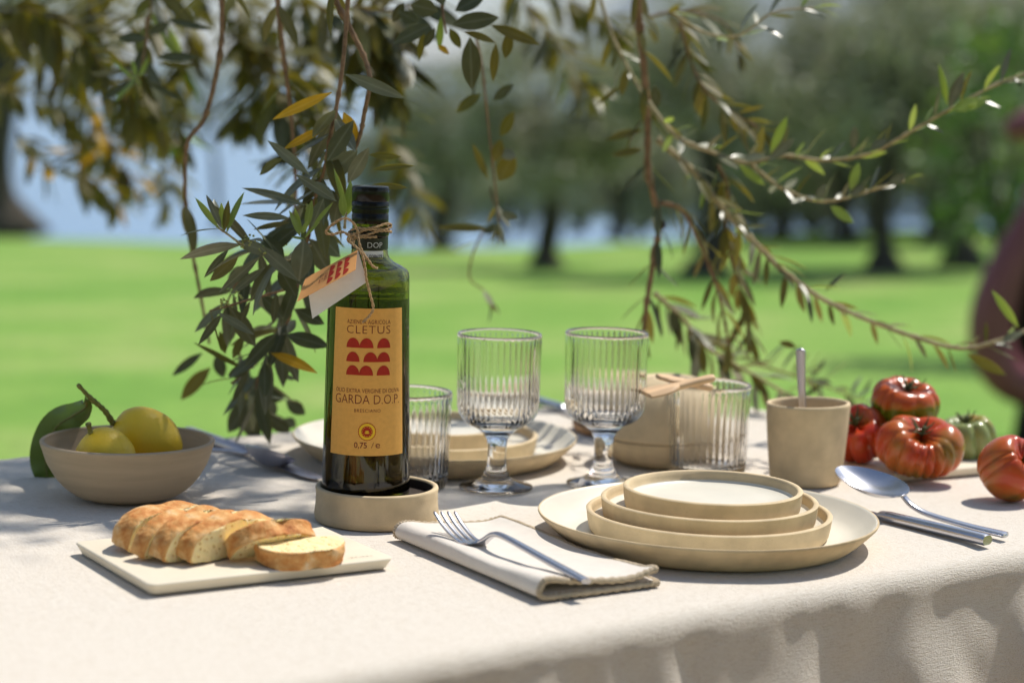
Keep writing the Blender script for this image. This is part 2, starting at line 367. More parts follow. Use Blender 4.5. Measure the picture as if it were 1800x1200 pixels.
def cloth():
    mb = MB(); step = 0.0065; drop = 0.42
    nu = int((U1 - U0 + 2 * drop) / step); nv = int((V1 - V0 + 2 * drop) / step); er = 0.016
    folds = [(0.970, 0.030, 0.016, 0.06), (0.845, 0.034, 0.030, 0.40), (1.10, 0.012, 0.03, -0.1), (1.24, 0.020, 0.05, 0.1), (1.350, 0.032, 0.018, 0.05), (1.47, 0.03, 0.05, 0.2), (0.70, 0.03, 0.04, 0.1), (0.52, 0.035, 0.05, -0.2), (0.3, 0.03, 0.05, 0.1), (0.1, 0.03, 0.05, 0.2), (1.60, 0.03, 0.04, 0)]
    for j in range(nv + 1):
        v = V0 - drop + j * step
        for i in range(nu + 1):
            u = U0 - drop + i * step
            cu = min(max(u, U0), U1); cv = min(max(v, V0), V1); du, dv = u - cu, v - cv; d = math.hypot(du, dv)
            if d < 1e-6:
                z = TABLE + 0.0007 * noise.noise((u * 7, v * 7, 2)) + 0.0010 * noise.noise((u * 2.5, v * 9, 4))
                e = min(u - U0, U1 - u, v - V0, V1 - v); z -= 0.0015 * (1 - sm(e, 0, 0.03))
                mb.v.append(tuple(uv(u, v, z - 0.0008))); continue
            nu_, nv_ = du / d, dv / d; arc = er * math.pi / 2
            if d < arc:
                an = d / er; out = er * math.sin(an); dz = er * (1 - math.cos(an))
            else:
                out = er; dz = er + d - arc
            k = sm(dz, 0.015, 0.15); par = u if abs(dv) > abs(du) else v * 1.3 + 0.2
            o2 = 0.012 * k
            for (fu, am, wd, sh) in folds:
                x = (par - fu - sh * dz) / (wd if par - fu - sh * dz < 0 else wd * 0.55)
                o2 += am * k * math.exp(-x * x) * (1.0 if x < 0 else 1.0)
            o2 += 0.010 * k * noise.noise((par * 9, dz * 3, 7)) + 0.0025 * sm(dz, 0, .03) * noise.noise((par * 30, dz * 22, 3))
            out += max(o2, -0.003)
            mb.v.append(tuple(uv(cu + nu_ * out, cv + nv_ * out, TABLE - 0.0023 - dz + 0.0006 * noise.noise((par * 60, dz * 60, 9)))))
    for j in range(nv):
        for i in range(nu):
            a = j * (nu + 1) + i; mb.f.append((a, a + 1, a + 2 + nu, a + 1 + nu)); mb.m.append(0)
    o = mb.build('tablecloth', LINEN); tag(o, 'natural linen tablecloth draped over the garden table', 'tablecloth')
cloth()
# unseen brown soil patch, added to bounce warm light up at the cloth
BOUNCE_SOIL = mat('bounce_soil', (0.31, 0.18, 0.08), 0.95, 0.1, bump=0.8, bscale=12, var=0.35, vscale=3)
mb = MB(); ne = 48
mb.v.append((-0.3, -1.6, 0.012))
for rr_ in (0.35, 0.7, 1.0):
    for k in range(ne):
        a = 2 * math.pi * k / ne; q = rr_ * (1 + 0.08 * math.sin(3 * a) + 0.05 * math.sin(7 * a + 1)); x, y = -0.3 + 5.5 * q * math.cos(a), -1.6 + 4.6 * q * math.sin(a); mb.v.append((x, y, ground_z(y) + 0.012))
for k in range(ne):
    k2 = (k + 1) % ne; mb.f.append((0, 1 + k, 1 + k2)); mb.m.append(0)
    for j in range(2): mb.f.append((1 + j * ne + k, 1 + (j + 1) * ne + k, 1 + (j + 1) * ne + k2, 1 + j * ne + k2)); mb.m.append(0)
mb.build('bounce_earth', BOUNCE_SOIL)['kind'] = 'structure'
# ------------------------------------------------------------------ stoneware
def T(p): return Vector((p.x, p.y, 0)) if isinstance(p, Vector) else Vector((p[0], p[1], 0))
def dinner_plate(label, loc, z, group=None, r=0.1365):
    k = r / 0.1365
    prof = [(0, 0.0015), (0.100 * k, 0.0015), (0.104 * k, 0), (0.111 * k, 0), (0.1165 * k, 0.002), (0.122 * k, 0.0062), (0.130 * k, 0.0135), (0.1358 * k, 0.0195), (0.1366 * k, 0.0212), (0.1362 * k, 0.0222), (0.1350 * k, 0.0222), (0.1335 * k, 0.0208),
            (0.128 * k, 0.0155), (0.121 * k, 0.0098), (0.115 * k, 0.0070), (0.105 * k, 0.0060), (0.05 * k, 0.0058), (0, 0.0058)]
    mats = [0] * 10 + [1] * 7
    mb = MB(); lathe(mb, prof, 128, lambda r_, z_, a, i: (r_ * (1 + 0.0016 * math.sin(2 * a + 1) + 0.0010 * math.sin(3 * a)), z_ + 0.0005 * math.sin(2 * a)), mats)
    o = mb.build('dinner_plate', [CLAY, GLAZE], sharp=60); o.location = (loc.x, loc.y, TABLE + z)
    return tag(o, label, 'plate', group)
def side_plate(label, loc, z, r, h=0.0185, rot=0, group=None):
    prof = [(0, 0.001), (r * 0.9, 0.001), (r * 0.93, 0), (r * 0.957, 0.0004), (r * 0.972, 0.003), (r * 0.985, h * 0.5), (r - 0.0006, h - 0.002), (r - 0.0002, h - 0.0009), (r - 0.0010, h - 0.0001), (r - 0.0036, h), (r - 0.0046, h - 0.0008), (r - 0.0055, h - 0.004), (r - 0.0064, 0.0110), (r - 0.0082, 0.0094), (r * 0.6, 0.0090), (0, 0.0090)]
    mats = [0] * 10 + [0] * 2 + [1] * 3
    mb = MB(); lathe(mb, prof, 128, lambda r_, z_, a, i: (r_ * (1 + 0.0020 * math.sin(2 * a + rot) + 0.0012 * math.sin(5 * a + rot)), z_ + 0.0003 * math.sin(2 * a + 2 * rot) * (z_ > 0.005)), mats)
    o = mb.build('side_plate', [CLAY, GLAZE], sharp=60); o.location = (loc.x, loc.y, TABLE + z); o.rotation_euler[2] = rot
    return tag(o, label, 'plate', group)
PC = Vector((0.161, 1.676, 0))
dinner_plate('large cream dinner plate with flared rim under three stacked plates beside the napkin', PC, 0.0)
side_plate('widest of three straight-rimmed cream plates stacked on the dinner plate by the napkin', PC + Vector((0.001, 0.0, 0)), 0.0061, 0.0992, rot=0.3)
side_plate('middle plate of the three straight-rimmed cream plates stacked beside the napkin', PC + Vector((0.001, 0.001, 0)), 0.0155, 0.0878, rot=1.1)
side_plate('small topmost cream plate of the stack beside the napkin', PC + Vector((0.0035, 0.001, 0)), 0.0250, 0.0725, rot=2.0)
FC = on(764, 803)
dinner_plate('large cream dinner plate behind the oil bottle and ribbed glasses', FC, 0.0)
side_plate('wider of two small plates stacked on the dinner plate behind the bottle', FC, 0.0061, 0.0992, rot=0.7)
side_plate('smaller top plate stacked on the dinner plate behind the bottle', FC, 0.0155, 0.0725, rot=1.9)

# dish under the bottle
DC = Vector((-0.1085, 1.722, 0))
dish = thing('bottle_coaster', 'round cream stoneware coaster dish holding the oil bottle', 'coaster', (DC.x, DC.y, TABLE))
prof = [(0, 0.001), (0.046, 0.001), (0.0488, 0.0), (0.0508, 0.0012), (0.0515, 0.006), (0.0506, 0.014), (0.0502, 0.022), (0.0508, 0.0270), (0.0503, 0.0284), (0.0485, 0.0289), (0.0466, 0.0284), (0.0460, 0.0270), (0.0458, 0.018), (0.0455, 0.012), (0, 0.012)]
mb = MB(); lathe(mb, prof, 112, lambda r_, z_, a, i: (r_ * (1 + 0.002 * math.sin(2 * a) + 0.0012 * math.sin(3 * a + 1)), z_)); mb.m = [1 if abs(sum(mb.v[i][2] for i in f) / len(f)) > 0.0119 and max(math.hypot(mb.v[i][0], mb.v[i][1]) for i in f) < 0.0463 else 0 for f in mb.f]; mb.build('dish_body', [CLAY, DISHDARK], dish, sharp=60)
mb = MB(); lathe(mb, [(0, 0.0121), (0.0452, 0.0121), (0.0454, 0.0125), (0.0454, 0.0199), (0.0448, 0.0205), (0, 0.0205)], 80); mb.build('dark_disc', DISHDARK, dish, sharp=40)['label'] = 'dark brown disc filling the dish floor'

# bowl with lemons
def bowl_prof(r, h, base, wall=0.0042):
    pts = [(base, 0), (base + (r - base) * 0.30, h * 0.085), (base + (r - base) * 0.60, h * 0.29), (base + (r - base) * 0.83, h * 0.58), (r * 0.985, h * 0.90), (r, h * 0.985)]
    o = crom(pts, 5); inn = [(max(x - wall * 1.0, 0), z + wall * (1.0 - 0.85 * (z / h))) for x, z in reversed(o[4:])]
    return [(0, 0.0012), (base * 0.86, 0.0012), (base * 0.92, 0)] + o + [(r - 0.0004, h), (r - wall * 0.5, h + 0.0008), (r - wall + 0.0004, h)] + inn[1:] + [(base * 0.5, wall * 1.1), (0, wall * 1.1)]
BC = Vector((-0.3265, 1.787, 0))
mb = MB(); lathe(mb, bowl_prof(0.0738, 0.050, 0.033), 112, lambda r_, z_, a, i: (r_ * (1 + 0.0025 * math.sin(2 * a + 0.6) + 0.0012 * math.sin(3 * a)) + 0.00012 * math.sin(z_ * 1600), z_))
o = mb.build('serving_bowl', CLAYD, sharp=60); o.location = (BC.x, BC.y, TABLE); tag(o, 'tan stoneware bowl holding two lemons', 'bowl')

def lemon(label, cen, axis, length, rad, stem_pts, seed, leaf=False):
    t = thing('lemon', label, 'lemon', tuple(cen))
    prof = []; n = 26
    for i in range(n + 1):
        s = -1 + 2 * i / n
        r = rad * (1 - abs(s) ** 2.3) ** 0.55
        x = s * length * 0.43
        if s > 0.80: x += length * 0.05 * ((s - 0.8) / 0.2) ** 1.0; r = max(r, rad * 0.16 * (1 - ((s - 0.8) / 0.2) ** 3)) if s < 1 else 0
        if s < -0.9: x += length * 0.012
        prof.append((max(r, 0) if 0 < i < n else 0, x))
    prof = [p for i, p in enumerate(prof) if i in (0, n) or p[0] > 1e-4]
    mb = MB(); lathe(mb, prof, 40, lambda r_, z_, a, i: (r_ * (1 + 0.035 * noise.noise((math.cos(a) * 0.8 + seed, math.sin(a) * 0.8, z_ * 30))) , z_))
    q = Vector(axis).normalized().to_track_quat('Z', 'Y'); mb.v = [tuple(q @ Vector(v)) for v in mb.v]
    mb.build('peel', LEMON, t)
    mb = MB(); P = crom([(*(p - cen), r) for p, r in stem_pts], 6)
    tube(mb, [Vector(p[:3]) for p in P], [p[3] * (1 + 0.12 * math.sin(i * 1.7)) for i, p in enumerate(P)], 9); st = mb.build('stalk', LSTEM, t)
    return t, st
c1 = at(256, 769, 1.805); e1 = at(197, 741, 1.795)
lemon('large lemon on a green stalk with a hanging leaf in the tan bowl', c1, c1 - e1 , 0.073, 0.0258, [(e1 + (c1 - e1) * 0.05, 0.0032), (e1, 0.0028), (at(186, 724, 1.79), 0.0024), (at(174, 712, 1.785), 0.0022), (at(163, 703, 1.78), 0.0024), (at(150, 690, 1.775), 0.0018), (at(137, 676, 1.77), 0.0020)], 1.0)
lt = [o for o in bpy.data.objects if o.name.startswith('lemon')][0]
c2 = at(186, 802, 1.752); e2 = at(161, 774, 1.752)
lemon('smaller lemon with a short cut stalk in the tan bowl', c2, (c2 - e2) + Vector((0.004, -0.004, 0.0)), 0.060, 0.0240, [(e2, 0.0024), (at(160, 764, 1.745), 0.0022), (at(157, 752, 1.742), 0.0021), (at(155, 744, 1.740), 0.0027)], 4.0)
def lemon_leaf():
    pts = [(150, 690, 1.776, 1.0), (151, 703, 1.780, 2.2), (150, 716, 1.795, 12), (127, 731, 1.83, 21), (101, 748, 1.852, 27), (86, 776, 1.862, 28), (80, 806, 1.865, 27), (82, 830, 1.865, 23), (84, 845, 1.865, 17), (86, 853, 1.865, 3)]
    P = crom(pts, 5); mb = MB(); rows = []; m = 6
    ctr = [at(a, b, d) for a, b, d, w_ in P]
    for i, (a, b, d, w_) in enumerate(P):
        tn = (ctr[min(i + 1, len(P) - 1)] - ctr[max(i - 1, 0)]).normalized()
        vw = (ctr[i] - CAM).normalized(); sd = tn.cross(vw).normalized(); nm = sd.cross(tn)
        hw = w_ * d / FPX * 1.04
        row = []
        for k in range(m + 1):
            s = -1 + 2 * k / m
            q = ctr[i] + sd * (hw * s) + nm * (0.0055 * (abs(s) ** 1.6) * min(1, hw / 0.012) + 0.0016 * math.sin(i * 0.9 + s * 2) * abs(s))
            row.append(q)
        rows.append(row)
    for lay in (0, 1):
        base = len(mb.v)
        for row in rows:
            for q in row: mb.v.append(tuple(q + Vector((0, 0.0004, 0)) * lay))
        for i in range(len(rows) - 1):
            for k in range(m):
                a = base + i * (m + 1) + k; f = (a, a + 1, a + m + 2, a + m + 1)
                mb.f.append(f if lay == 0 else tuple(reversed(f))); mb.m.append(0)
    mb.v = [tuple(Vector(v) - c1) for v in mb.v]
    lm = leafmat('lemon_leaf_surface', (0.10, 0.155, 0.014), (0.30, 0.36, 0.02), 0.36, 0.3)
    o = mb.build('leaf', lm, lt); o['label'] = 'large green lemon leaf drooping over the bowl edge'
    mb = MB(); tube(mb, [q - c1 + (CAM - q).normalized() * 0.0012 for q in ctr[6:-3]], [0.0011 - 0.0008 * i / len(ctr) for i in range(len(ctr[6:-3]))], 6)
    mb.build('midrib', LSTEM, o)
lemon_leaf()

# mug and teaspoon
MC = Vector((0.2745, 1.931, 0))
prof = [(0, 0.001), (0.027, 0.001), (0.0295, 0), (0.0315, 0.0012), (0.0328, 0.005), (0.0350, 0.025), (0.0371, 0.05), (0.0384, 0.0715), (0.0385, 0.0735), (0.0380, 0.0748), (0.0365, 0.0752), (0.0350, 0.0746), (0.0345, 0.0725), (0.0335, 0.05), (0.0312, 0.02), (0.029, 0.008), (0.026, 0.006), (0, 0.006)]
mb = MB(); lathe(mb, prof, 96, lambda r_, z_, a, i: (r_ * (1 + 0.004 * math.sin(2 * a + 0.6)), z_ + (0.0012 * math.cos(a + 0.3) if z_ > 0.04 else 0)))
o = mb.build('stoneware_cup', CLAY, sharp=60); o.location = (MC.x, MC.y, TABLE); tag(o, 'straight tan stoneware cup with a teaspoon standing in it', 'cup')

# ------------------------------------------------------------------ cutlery
def bar(mb, pts, hw, ht, side, seg=12, power=0.6, mi=0):
    """rounded-rectangle section: half width hw along side, half thickness ht"""
    rows = []; n = len(pts); pts = [Vector(p) for p in pts]
    for i, p in enumerate(pts):
        t = (pts[min(i + 1, n - 1)] - pts[max(i - 1, 0)]).normalized(); s = Vector(side); s = (s - t * s.dot(t)).normalized(); u_ = s.cross(t)
        row = []
        for k in range(seg):
            a = 2 * math.pi * (k + 0.5) / seg; ca, sa = math.cos(a), math.sin(a)
            row.append(len(mb.v)); mb.v.append(tuple(p + s * (math.copysign(abs(ca) ** power, ca) * hw[i]) + u_ * (math.copysign(abs(sa) ** power, sa) * ht[i])))
        rows.append(row)
    for i in range(n - 1):
        for k in range(seg):
            k2 = (k + 1) % seg; mb.f.append((rows[i][k], rows[i][k2], rows[i + 1][k2], rows[i + 1][k])); mb.m.append(mi)
    mb.f.append(tuple(reversed(rows[0]))); mb.m.append(mi); mb.f.append(tuple(rows[-1])); mb.m.append(mi)
    return mb
def place(t, P0, P1, roll=0.0):
    x = (P1 - P0).normalized(); z = Vector((0, 0, 1)); z = (z - x * z.dot(x)).normalized(); y = z.cross(x)
    if roll: y, z = y * math.cos(roll) + z * math.sin(roll), z * math.cos(roll) - y * math.sin(roll)
    t.matrix_world = Matrix(((x.x, y.x, z.x, P0.x), (x.y, y.y, z.y, P0.y), (x.z, y.z, z.z, P0.z), (0, 0, 0, 1)))
def spoon(name, label, P0, P1, lb, wb, m, roll=0.0, hw0=0.0042, arch=0.012, dep=0.0065, cat='spoon'):
    L = (P1 - P0).length; t = thing(name, label, cat); xh = L - lb
    hp = crom([(0, 0, 0.0015, hw0 * 0.35, 0.0012), (0.0012, 0, 0.0015, hw0 * 0.85, 0.0017), (0.004, 0, 0.0015, hw0 * 1.15, 0.0019), (xh * 0.35, 0, arch * 0.45, hw0 * 0.95, 0.0018), (xh * 0.75, 0, arch, hw0 * 0.75, 0.0018), (xh * 0.93, 0, arch * 0.75 + 0.0012, hw0 * 0.62, 0.0019), (xh + lb * 0.045, 0, arch * 0.42 + 0.0058, hw0 * 0.8, 0.0013)], 5)
    mb = MB(); bar(mb, [p[:3] for p in hp], [p[3] for p in hp], [p[4] for p in hp], (0, 1, 0)); mb.build('handle', m, t, sharp=50)
    mb = MB(); nu_, nr = 40, 8
    def surf(rr, a, off):
        ex = math.cos(a); x = xh + lb * 0.5 + lb * 0.5 * rr * ex
        y = wb * 0.5 * rr * math.sin(a) * (1 - 0.13 * ex * 1.0)
        rim = arch * 0.42 * (1 - (x - xh) / lb) + 0.0075
        return (x, y, rim - dep * (1 - rr ** 2.1) + off)
    for lay, off in ((0, 0.0), (1, -0.0011)):
        b0 = len(mb.v); mb.v.append(surf(0, 0, off))
        for j in range(1, nr + 1):
            for k in range(nu_): mb.v.append(surf(j / nr, 2 * math.pi * k / nu_, off if j < nr or lay else off))
        for k in range(nu_):
            k2 = (k + 1) % nu_; f = (b0, b0 + 1 + k, b0 + 1 + k2); mb.f.append(f if lay == 0 else f[::-1]); mb.m.append(0)
            for j in range(nr - 1):
                f = (b0 + 1 + j * nu_ + k, b0 + 1 + (j + 1) * nu_ + k, b0 + 1 + (j + 1) * nu_ + k2, b0 + 1 + j * nu_ + k2); mb.f.append(f if lay == 0 else f[::-1]); mb.m.append(0)
    e0, e1_ = 1 + (nr - 1) * nu_, 1 + nr * nu_ + 1 + (nr - 1) * nu_
    for k in range(nu_):
        k2 = (k + 1) % nu_; mb.f.append((e0 + k, e1_ + k, e1_ + k2, e0 + k2)); mb.m.append(0)
    mb.build('bowl_of_spoon', m, t, sharp=50); place(t, P0, P1, roll); return t
def knife(label, P0, P1, m, split=0.52, hw=0.0062):
    L = (P1 - P0).length; t = thing('table_knife', label, 'knife'); h = L * split
    mb = MB(); P = [(0, hw * 0.92, 0.0040), (0.0025, hw, 0.0048), (h * 0.5, hw, 0.0048), (h * 0.9, hw * 0.98, 0.0045), (h * 0.975, hw * 0.90, 0.0036), (h, hw * 0.72, 0.0016)]
    bar(mb, [(p[0], 0, 0.0050) for p in P], [p[1] for p in P], [p[2] for p in P], (0, 1, 0), 16, 0.8); mb.build('handle', m, t, sharp=50)
    mb = MB(); P = crom([(h - 0.001, 0.0044, 0.0014), (h + (L - h) * 0.08, 0.0060, 0.0010), (h + (L - h) * 0.35, 0.0088, 0.0009), (h + (L - h) * 0.75, 0.0092, 0.0008), (h + (L - h) * 0.92, 0.0070, 0.0008), (L - 0.0015, 0.0030, 0.0007), (L, 0.0008, 0.0005)], 4)
    bar(mb, [(p[0], 0.0008, 0.0046 - 0.0022 * sm(p[0], h, L)) for p in P], [p[1] for p in P], [p[2] for p in P], (0, 1, 0), 12, 0.9); mb.build('blade', m, t, sharp=50)
    place(t, P0, P1); return t
# right of the plates
knife('steel knife with thick round handle lying beside the plate stack under a spoon', on(1736, 949, 0.005) - Vector((0, 0, 0.005)), on(1428, 876, 0.005) - Vector((0, 0, 0.005)), STEEL, 0.60, 0.0062)
spoon('table_spoon', 'steel tablespoon lying bowl up beside the plate stack', on(1769, 944, 0.002), on(1471, 834, 0.030), 0.070, 0.046, STEEL, arch=-0.005, roll=-0.15, dep=0.010)
# left behind the bowl
knife('dark steel knife lying behind the lemon bowl under a spoon', on(330, 757, 0.005) - Vector((0, 0, 0.005)), on(560, 840, 0.003) - Vector((0, 0, 0.003)), STEELM, 0.50, 0.0065)
pn = on(437, 820, 0.006); ph = on(366, 800, 0.005); dd = (pn - ph).normalized()
spoon('table_spoon', 'dark steel spoon resting its tip on the knife behind the lemon bowl', pn - dd * 0.115 , on(508, 817, 0.009), 0.056, 0.040, STEELM, roll=-0.45, arch=0.005, dep=0.011)
knife('steel knife lying between the rear dinner plate and the wooden tray', on(905, 700, 0.0), on(1085, 752, 0.0), STEEL, 0.5, 0.006)
spoon('tea_spoon', 'matte steel teaspoon standing in the tan cup', at(1406, 613, 1.905), Vector((MC.x - 0.004, MC.y - 0.012, TABLE + 0.010)), 0.036, 0.024, STEELM, hw0=0.0041, arch=0.003, dep=0.004)

# ------------------------------------------------------------------ napkin and fork
def napkin():
    A = on(690, 950); B = on(942, 1057); C = on(1125, 1020)
    ax = (B - A); L = ax.length; ax.normalize(); cr = Vector((0, 0, 1)).cross(ax); W = (C - B).dot(cr); t0 = 0.0036
    t = thing('cloth_napkin', 'folded ivory cotton napkin with beige stitched edges under a fork', 'napkin', tuple(A))
    # centre line of the section: lower layer from the open edge to the fold, round the fold, back on top
    mid = [(W * 1.02, 0.0026), (W * 0.9, 0.0024), (W * 0.6, 0.0021), (W * 0.3, 0.0020), (0.012, 0.0022), (0.005, 0.0035), (0.0025, 0.0072), (0.006, 0.0112), (0.014, 0.0120), (W * 0.3, 0.0098), (W * 0.6, 0.0074), (W * 0.85, 0.0066), (W * 0.97, 0.0072)]
    S = crom(mid, 5); nS = len(S); nL = 60; mb = MB(); rows = []
    def pt(x, c, z): return ax * x + cr * c + Vector((0, 0, z))
    for i in range(nL + 1):
        x = L * i / nL; e = min(1, min(x, L - x) / 0.006); ring = []
        puff = 1 + 0.10 * math.sin(x * 22 + 0.6) + 0.30 * sm(x, L * 0.6, L); skew = 0.006 * math.sin(x * 14) * 0.5
        ol, orr = [], []
        for j, (c_, z_) in enumerate(S):
            a = S[max(j - 1, 0)]; b = S[min(j + 1, nS - 1)]; tx, tz = b[0] - a[0], b[1] - a[1]; l = math.hypot(tx, tz) or 1; nx_, nz_ = -tz / l, tx / l
            top = sm(j, nS * 0.5, nS * 0.6); zz = z_ * (1 + (puff - 1) * top) + 0.0007 * top * noise.noise((x * 40, c_ * 40, 3)) + 0.0022 * top * sm(c_, W * 0.75, W) * (0.5 + 0.5 * math.sin(x * 30 + 1)) + 0.002 * top * sm(x, L * 0.93, L) * sm(c_, W * .6, W)
            cc = c_ - skew * top + 0.004 * top * math.sin(x * 9) * sm(c_, W * 0.5, W)
            h = t0 * 0.5 * (0.55 + 0.45 * math.sqrt(max(0, 1 - (1 - e) ** 2)))
            ol.append(pt(x, cc + nx_ * h, max(zz + nz_ * h, 0.0003))); orr.append(pt(x, cc - nx_ * h, max(zz - nz_ * h, 0.0003)))
        ring = ol + orr[::-1]; rows.append([len(mb.v) + k for k in range(len(ring))]); mb.v += [tuple(p) for p in ring]
    nr = len(rows[0])
    for i in range(nL):
        for k in range(nr):
            k2 = (k + 1) % nr; mb.f.append((rows[i][k], rows[i + 1][k], rows[i + 1][k2], rows[i][k2])); mb.m.append(0)
    for rw, fl in ((rows[0], False), (rows[-1], True)):
        for k in range(nS - 1):
            f = (rw[k], rw[k + 1], rw[nr - 2 - k], rw[nr - 1 - k]); mb.f.append(f if not fl else f[::-1]); mb.m.append(0)
    body = mb.build('folded_cloth', NAPK, t)
    me = body.data
    def serge(idx_pairs, nm):
        m2 = MB(); pts = [(Vector(me.vertices[a].co) + Vector(me.vertices[b].co)) * 0.5 for a, b in idx_pairs]; fine = [Vector(p) for p in crom([tuple(p) for p in pts], 4)]
        tube(m2, fine, [0.0022 + 0.0006 * math.sin(i * 2.2) + 0.0004 * rnd.random() for i in range(len(fine))], 8); m2.build(nm, SERGE, t)
    serge([(r_[0], r_[-1]) for r_ in rows], 'stitched_edge'); serge([(r_[nS - 1], r_[nS]) for r_ in rows], 'stitched_edge')
    serge([(rows[0][k], rows[0][nr - 1 - k]) for k in range(0, nS, 2)], 'stitched_edge')
    serge([(rows[-1][k], rows[-1][nr - 1 - k]) for k in range(0, nS, 2)], 'stitched_edge')
napkin()
def fork():
    t = thing('table_fork', 'steel four-pronged fork lying on the ivory napkin', 'fork')
    P0 = on(1029, 1020, 0.014); P1 = on(781, 899, 0.030); L = (P1 - P0).length
    zc = lambda x: sum(a * b for a, b in ((1, 0.0),)) + 0.0
    curve = crom([(0, 0.000, 0.0042, 0.0016), (0.004, 0.0, 0.0048, 0.0021), (L * 0.30, 0.0015, 0.0043, 0.0021), (L * 0.55, 0.003, 0.0034, 0.0021), (L * 0.63, 0.001, 0.0032, 0.0021), (L * 0.685, -0.0065, 0.0046, 0.0018), (L * 0.72, -0.0105, 0.0085, 0.0013), (L * 0.755, -0.0125, 0.0112, 0.0011), (L * 0.79, -0.0128, 0.0118, 0.0010)], 5)
    mb = MB(); bar(mb, [(p[0], 0, p[1]) for p in curve], [p[2] for p in curve], [p[3] for p in curve], (0, 1, 0), 14, 0.75); mb.build('handle', STEEL, t, sharp=50)
    for k in range(4):
        y0 = (-1.5 + k) * 0.0060; y1 = (-1.5 + k) * 0.0064
        P = crom([(L * 0.785, y0, -0.0128, 0.0024, 0.0010), (L * 0.84, y0, -0.0118, 0.0020, 0.0011), (L * 0.92, (y0 + y1) / 2, -0.0070, 0.0018, 0.0011), (L * 0.985, y1, -0.0012, 0.0014, 0.0010), (L, y1, 0.0002, 0.0006, 0.0006)], 4)
        mb = MB(); bar(mb, [p[:3] for p in P], [p[3] for p in P], [p[4] for p in P], (0, 1, 0), 8, 0.8); mb.build('prong', STEEL, t, sharp=50)
    place(t, P0, P1, 0.10)
fork()

# ------------------------------------------------------------------ ribbed glassware
def ribs(n, amp, z0, z1, nout):
    def f(r_, z_, a, i):
        if i >= nout: return (r_, z_)
        k = sm(z_, z0, z0 + 0.006) * (1 - sm(z_, z1 - 0.0025, z1 + 0.0012))
        return (r_ - amp * k * (1 - abs(math.sin(n * a / 2))) ** 1.3, z_)
    return f
def goblet(label, loc, rot):
    prof = [(0, 0.0004), (0.024, 0.0004), (0.0305, 0), (0.0326, 0.0008), (0.0331, 0.0020), (0.0322, 0.0032), (0.028, 0.0044), (0.0195, 0.0066), (0.0142, 0.0098), (0.0118, 0.0125), (0.0116, 0.0150), (0.0095, 0.0170), (0.0086, 0.0215), (0.0083, 0.030), (0.0085, 0.038), (0.0096, 0.0445), (0.0128, 0.0502), (0.0185, 0.0548), (0.0255, 0.0585), (0.0316, 0.0628), (0.0350, 0.0680), (0.0366, 0.0745)]
    prof += [(0.0366 + 0.0011 * k / 8, 0.0745 + (0.1352 - 0.0745) * k / 8) for k in range(1, 9)] + [(0.0377, 0.1375)]
    no = len(prof)
    prof += [(0.0375, 0.1392), (0.0367, 0.1402), (0.0356, 0.1400), (0.0349, 0.1388), (0.0347, 0.136), (0.0342, 0.110), (0.0337, 0.082), (0.0322, 0.0735), (0.0285, 0.0675), (0.0215, 0.0632), (0.012, 0.0612), (0, 0.0606)]
    mb = MB(); lathe(mb, prof, 44 * 8, ribs(44, 0.0012, 0.060, 0.1362, no))
    t = thing('stemmed_glass', label, 'glass', (loc.x, loc.y, TABLE), 'ribbed stemmed glasses'); t.rotation_euler[2] = rot
    mb.build('glass_body', GLASS, t); return t
def tumbler(label, loc, rot):
    prof = [(0, 0.0012), (0.026, 0.0012), (0.0315, 0.0), (0.0342, 0.0012), (0.0357, 0.0042), (0.0363, 0.008)] + [(0.0363 + 0.0026 * k / 8, 0.008 + 0.0735 * k / 8) for k in range(1, 9)] + [(0.0391, 0.0838)]
    no = len(prof)
    prof += [(0.0389, 0.0856), (0.0380, 0.0867), (0.0368, 0.0865), (0.0361, 0.0852), (0.0359, 0.082), (0.0350, 0.05), (0.0338, 0.016), (0.0315, 0.0105), (0.024, 0.0085), (0, 0.0082)]
    mb = MB(); lathe(mb, prof, 40 * 8, ribs(40, 0.0012, 0.002, 0.0826, no))
    t = thing('ribbed_tumbler', label, 'glass', (loc.x, loc.y, TABLE), 'ribbed tumblers'); t.rotation_euler[2] = rot
    mb.build('glass_body', GLASS, t); return t
goblet('ribbed stemmed glass standing next to the oil bottle', Vector((-0.011, 1.864, 0)), 0.1)
goblet('ribbed stemmed glass standing behind the plate stack, next to the inverted bowl', Vector((0.0853, 1.893, 0)), 0.5)
tumbler('ribbed stemless tumbler standing between the inverted bowl and the tan cup', Vector((0.1855, 1.957, 0)), 0.2)
tumbler('ribbed stemless tumbler standing half hidden behind the oil bottle', Vector((-0.0905, 1.862, 0)), 0.6)

